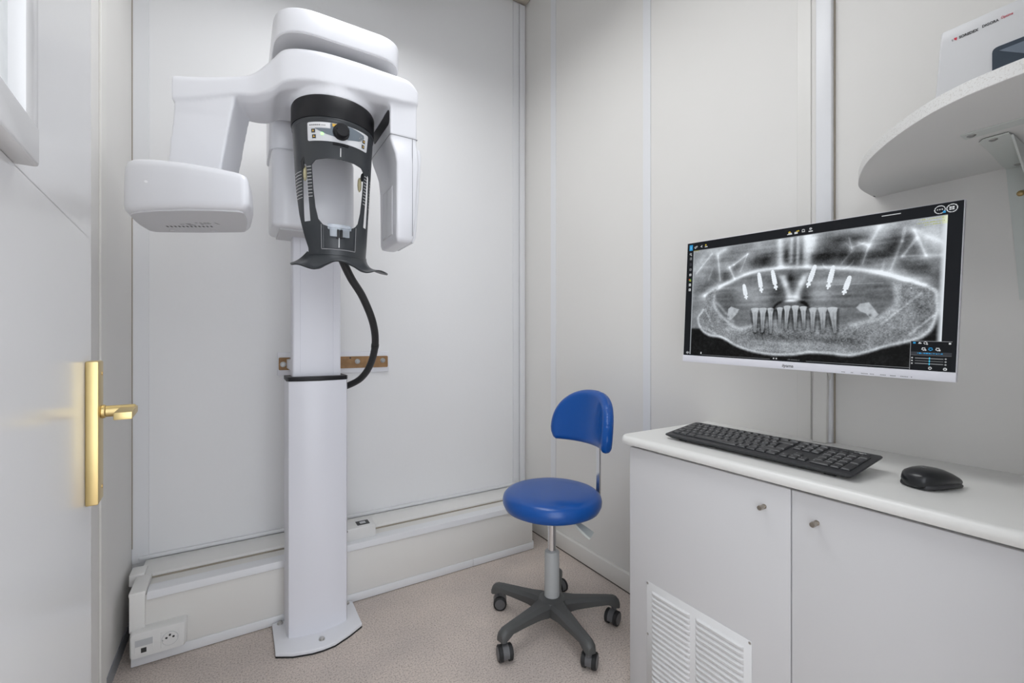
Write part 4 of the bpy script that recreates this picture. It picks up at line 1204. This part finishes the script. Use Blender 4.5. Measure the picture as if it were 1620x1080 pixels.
    disc((.099, .033), .004, yel); rect(.094, .044, .109, .051, wht)
    # left tool column
    disc((.0185, .091), .0050, wht, .0030); rect(.0215, .10, .0245, .106, wht)
    for y_, c_ in ((.131, gry), (.180, (.05, .05, .06)), (.222, gry), (.266, wht), (.311, (.05, .35, .08)), (.351, wht), (.393, wht)):
        rect(.015, y_ - .010, .027, y_ + .010, c_)
        rect(.018, y_ - .004, .022, y_ + .004, ui)
    rect(.014, .302, .021, .312, (.55, .10, .05)); rect(.021, .312, .027, .322, (.5, .45, .05))
    # centre icons, slider bar, round buttons
    rect(.468, .046, .487, .051, wht); disc((.477, .036), .005, yel, 0); rect(.472, .040, .486, .046, wht)
    rect(.496, .036, .508, .050, wht); rect(.503, .030, .507, .040, yel); disc((.5105, .032), .003, yel)
    disc((.529, .036), .006, wht, .004); rect(.523, .044, .536, .047, wht); disc((.556, .030), .0045, wht); rect(.549, .045, .564, .050, wht); disc((.556, .030), .0018, ui)
    rect(.786, .0175, .840, .0235, wht)
    disc((.9423, .035), .0140, wht, .0118); disc((.9721, .035), .0140, wht, .0118)
    for k in (-.006, 0, .006): disc((.9423 + k, .034), .0018, wht)
    rect(.950, .045, .957, .056, blu)
    for sx_ in (-1, 1):
        for sy_ in (-1, 1): rect(.9721 + sx_ * .0035 - .0028, .035 + sy_ * .0055 - .0045, .9721 + sx_ * .0035 + .0028, .035 + sy_ * .0055 + .0045, wht)
    rs2 = np.random.RandomState(5)
    def scrawl(x0_, x1_, y_, h_, col, step=.0042):
        x_ = x0_
        while x_ < x1_:
            w_ = step * rs2.uniform(.35, .8)
            fill((Ug > x_) & (Ug < x_ + w_) & (Vg > y_ - h_ * rs2.uniform(.5, 1)) & (Vg < y_ + h_ * .6), col); x_ += step
    scrawl(.890, .950, .078, .004, ylg); scrawl(.885, .955, .098, .004, ylg); scrawl(.905, .945, .110, .004, ylg)
    img[(Ug > .948) & (Ug < .9625) & (Vg > .07) & (Vg < .115)] *= np.array([1.05, 1.05, .75])
    rect(.036, .0665, .065, .0710, (.35, .33, .10))
    # bottom bar
    disc((.0214, .923), .006, wht, .0045); rect(.017, .921, .026, .926, wht); rect(.030, .915, .033, .932, gry)
    rect(.0935, .912, .099, .928, wht); rect(.432, .924, .437, .934, wht); rect(.4435, .924, .448, .934, wht)
    scrawl(.49, .535, .9305, .003, gry); rect(.10, .9345, .42, .936, gry); rect(.56, .9345, .885, .936, gry)
    # floating panel
    rect(.884, .7755, .9895, .9445, (.30, .31, .33)); rect(.885, .7775, .9885, .9445, (.004, .005, .007))
    rect(.885, .8005, .9885, .8025, (.12, .12, .13)); rect(.885, .838, .9885, .857, (.035, .038, .045)); rect(.885, .858, .9885, .8595, (.12, .12, .13))
    rect(.890, .783, .8975, .793, blu); rect(.904, .788, .913, .793, wht); rect(.906, .784, .910, .789, wht)
    disc((.9225, .787), .0048, wht, .0030); rect(.925, .791, .929, .796, wht); rect(.981, .784, .986, .792, wht)
    for cx_, col in ((.9185, wht), (.936, blu), (.954, wht)):
        ang = np.arctan2(Y - .8215 * asp, X - cx_); rr = np.hypot(X - cx_, Y - .8215 * asp)
        star = .0062 * (1 - .32 * (np.abs(((ang / (2 * PI) * 5 + .25) % 1) - .5) * 2))
        fill((rr < star) & (rr > star - .0022), col)
        if col is wht: disc((cx_ + .005, .828), .0022, wht)
    scrawl(.903, .966, .8475, .005, blu, .0036)
    for y_ in (.8745, .8905, .9065):
        rect(.897, y_ - .0022, .970, y_ + .0022, (.22, .23, .24)); rect(.9335, y_ - .006, .9365, y_ + .006, (.05, .55, .85))
        disc((.8895, y_), .0026, wht, .001); disc((.975, y_), .0022, wht, .001)
    disc((.937, .930), .0045, wht, .0028); disc((.9745, .931), .0048, wht, .0022)
    return img, W_, H_

img, SWn, SHn = paint_screen()
nx, ny = SWn + 1, SHn + 1
xs = np.linspace(-MW / 2 + .0013, MW / 2 - .0013, nx); ys = np.linspace(MH / 2 - .0013, MH / 2 - .945 * MH, ny)
XX, YY = np.meshgrid(xs, ys)
co = np.stack([XX, YY, np.full_like(XX, .0002)], -1).reshape(-1, 3)
ii = np.arange(ny - 1)[:, None] * nx + np.arange(nx - 1)[None, :]
quads = np.stack([ii, ii + nx, ii + nx + 1, ii + 1], -1).reshape(-1)
me = bpy.data.meshes.new('screen')
nq = (nx - 1) * (ny - 1)
me.vertices.add(nx * ny); me.vertices.foreach_set('co', co.ravel())
me.loops.add(nq * 4); me.loops.foreach_set('vertex_index', quads.astype(np.int32))
me.polygons.add(nq); me.polygons.foreach_set('loop_start', np.arange(0, nq * 4, 4, dtype=np.int32))
try: me.polygons.foreach_set('loop_total', np.full(nq, 4, dtype=np.int32))
except Exception: pass
me.update(calc_edges=True)
ca_ = me.color_attributes.new('picture', 'FLOAT_COLOR', 'CORNER')
cols = np.concatenate([img, np.ones(img.shape[:2] + (1,))], -1).reshape(-1, 4)
ca_.data.foreach_set('color', np.repeat(cols, 4, axis=0).astype(np.float32).ravel())
me.materials.append(M['screen'])
so = bpy.data.objects.new('screen', me); C.objects.link(so); so.parent = mo


# ================================================================ CABLE COVER + CABLE below the monitor
b = NB()
rot = Matrix.Rotation(math.radians(.6), 3, 'X')
box(b, (XR - .034, .595, WT + .0005), (XR - .0185, .631, 1.13), .003, 2, rot=rot, piv=(XR, .63, WT))
cc = obj('cable_cover', b, 'strip_warm'); center_origin(cc)
tag(cc, 'loose cream cable cover leaning crooked under the monitor', 'cable cover')
b = NB(); tube(b, catmull([(1.30, .57, 1.05), (1.36, .578, 1.01), (1.41, .588, .985), (1.429, .603, .955), (1.4295, .600, .9), (1.430, .596, WT + .003)], 6), .0035, 8)
cc = obj('cable', b, 'strip_warm'); center_origin(cc); tag(cc, 'thin pale cable dropping from the monitor back to the trunking', 'cable')

# ================================================================ SHELF
sh = thing('wall_shelf', 'white wall shelf with a rounded end above the monitor', 'shelf', (1.25, .25, 1.462))
SO = [(1.4399, .495), (1.333, .487), (1.259, .465), (1.168, .422), (1.102, .378), (1.039, .323), (.990, .266), (.966, .222), (.956, .185), (.951, .150), (.948, .08), (.948, .005), (1.4399, .005)]
SOc = [tuple(p) for p in catmull([Vector((x, y, 0)) for x, y in SO[:11]], 5)] + [(.948, .005, 0), (1.4399, .005, 0)]
b = NB()
prism(b, [(p[0], p[1]) for p in SOc], 1.462, 1.484, .0008, 1)
bmesh.ops.recalc_face_normals(b, faces=b.faces[:])
b.normal_update()
for f in b.faces: f.material_index = 1 if abs(f.normal.z) < .6 else 0
obj('board', b, ['shelf', 'shelf_edge'], sh, smooth=30)
b = NB()
box(b, (1.136, .01, 1.4600), (1.168, .262, 1.4622), .0008, 1)
obj('stiffener', b, 'bracket', sh)
b = NB()
pts = [(1.19, .210), (1.19, .243), (1.20, .250), (1.30, .253), (1.41, .258), (1.438, .258), (1.438, .205), (1.41, .205)]
prism(b, pts, 1.4580, 1.4605, .0006, 1)
pts = [(1.205, 1.459), (1.438, 1.459), (1.438, 1.20), (1.425, 1.20), (1.39, 1.36)]
for yy in (.207,):
    loft(b, [[Vector((x, yy, z)) for x, z in pts], [Vector((x, yy + .003, z)) for x, z in pts]])
rings = []
for z, y0, y1 in ((1.4605, .205, .258), (1.40, .206, .254), (1.30, .207, .246), (1.17, .208, .238)):
    rings.append([Vector((1.4365, y0, z)), Vector((1.4395, y0, z)), Vector((1.4395, y1, z)), Vector((1.4365, y1, z))])
loft(b, rings)
obj('bracket', b, 'bracket', sh)
for (x, y, z, ax, m_) in ((1.152, .250, 1.460, 'z', 'zinc'), (1.203, .232, 1.458, 'z', 'zinc'), (1.413, .236, 1.458, 'z', 'zinc'), (1.4365, .236, 1.400, 'x', 'brass_screw')):
    b = NB()
    d = Vector((0, 0, -1)) if ax == 'z' else Vector((-1, 0, 0)); c = Vector((x, y, z))
    tube(b, [c, c + d * .001, c + d * .003], [.0065, .006, .003], 14)
    obj('screw', b, m_, sh)
b = NB(); box(b, (1.418, .4890, 1.4612), (1.428, .4910, 1.4622)); obj('plug', b, 'dark', sh)

# ================================================================ SCANNER on the shelf
sn = thing('plate_scanner', 'white imaging plate scanner with dark window standing on the wall shelf', 'scanner', (1.23, .14, 1.484))
b = NB()
X0, X1, Y0, Y1, Z0, Z1 = 1.10, 1.36, .012, .290, 1.484, 1.648
rings = []
for z, g in ((Z0 + .0005, .0), (1.60, .0), (Z1 - .02, .0), (Z1 - .003, .0006), (Z1 - .0008, .0016), (Z1, .0035)):
    k = (z - Z0) / (Z1 - Z0)
    rings.append([Vector((x, y, z)) for x, y in round_poly([(X0 + g, Y0 + g), (X1 - g, Y0 + g), (X1 - g, Y1 - .011 * k - g), (X0 + g, Y1 - .011 * k - g)], .004, 3)])
loft(b, rings); obj('housing', b, 'scanner', sn)
b = NB(); pts = round_poly([(.030, 1.500), (.213, 1.500), (.213, 1.581), (.030, 1.581)], .008, 4)
loft(b, [[Vector((X0 - .0025, y, z)) for y, z in pts], [Vector((X0 + .004, y, z)) for y, z in pts]])
win = obj('window', b, 'smoke', sn)
b = NB(); loft(b, [[Vector((X0 - .0032, y, z)) for y, z in ((.205, 1.573), (.165, 1.545), (.06, 1.545), (.06, 1.575))], [Vector((X0 - .0024, y, z)) for y, z in ((.205, 1.573), (.165, 1.545), (.06, 1.545), (.06, 1.575))]])
loft(b, [[Vector((X0 - .0032, y, z)) for y, z in ((.208, 1.536), (.160, 1.541), (.165, 1.532), (.208, 1.531))], [Vector((X0 - .0024, y, z)) for y, z in ((.208, 1.536), (.160, 1.541), (.165, 1.532), (.208, 1.531))]])
obj('inner_tray', b, 'smoke_in', win)
b = NB()
ey_ = Vector((0, 0, 1)); ex_ = Vector((0, -1, 0))
put_text(b, 'SOREDEX', .0062, (X0 - .0004, .2545, 1.6232), ex_, ey_, mi=0, width=.0245, extrude=.0002, bold=.0002)
put_text(b, 'DIGORA', .0062, (X0 - .0004, .2255, 1.6250), ex_, ey_, mi=0, width=.0200, extrude=.0002, bold=.00012)
put_text(b, 'Optime', .0062, (X0 - .0004, .2032, 1.6264), ex_, ey_, mi=1, width=.0140, extrude=.0002)
loft(b, [[Vector((X0 - d, y, z)) for y, z in ((.2610, 1.6275), (.2570, 1.6275), (.2575, 1.6222), (.2605, 1.6245))] for d in (0, .0006)], mi=1)
loft(b, [[Vector((X0 - d, y, z)) for y, z in ((.2645, 1.6268), (.2620, 1.6268), (.2630, 1.6225))] for d in (0, .0006)], mi=2)
obj('maker_print', b, ['dark', 'red', 'grey_print'], sn, smooth=0)
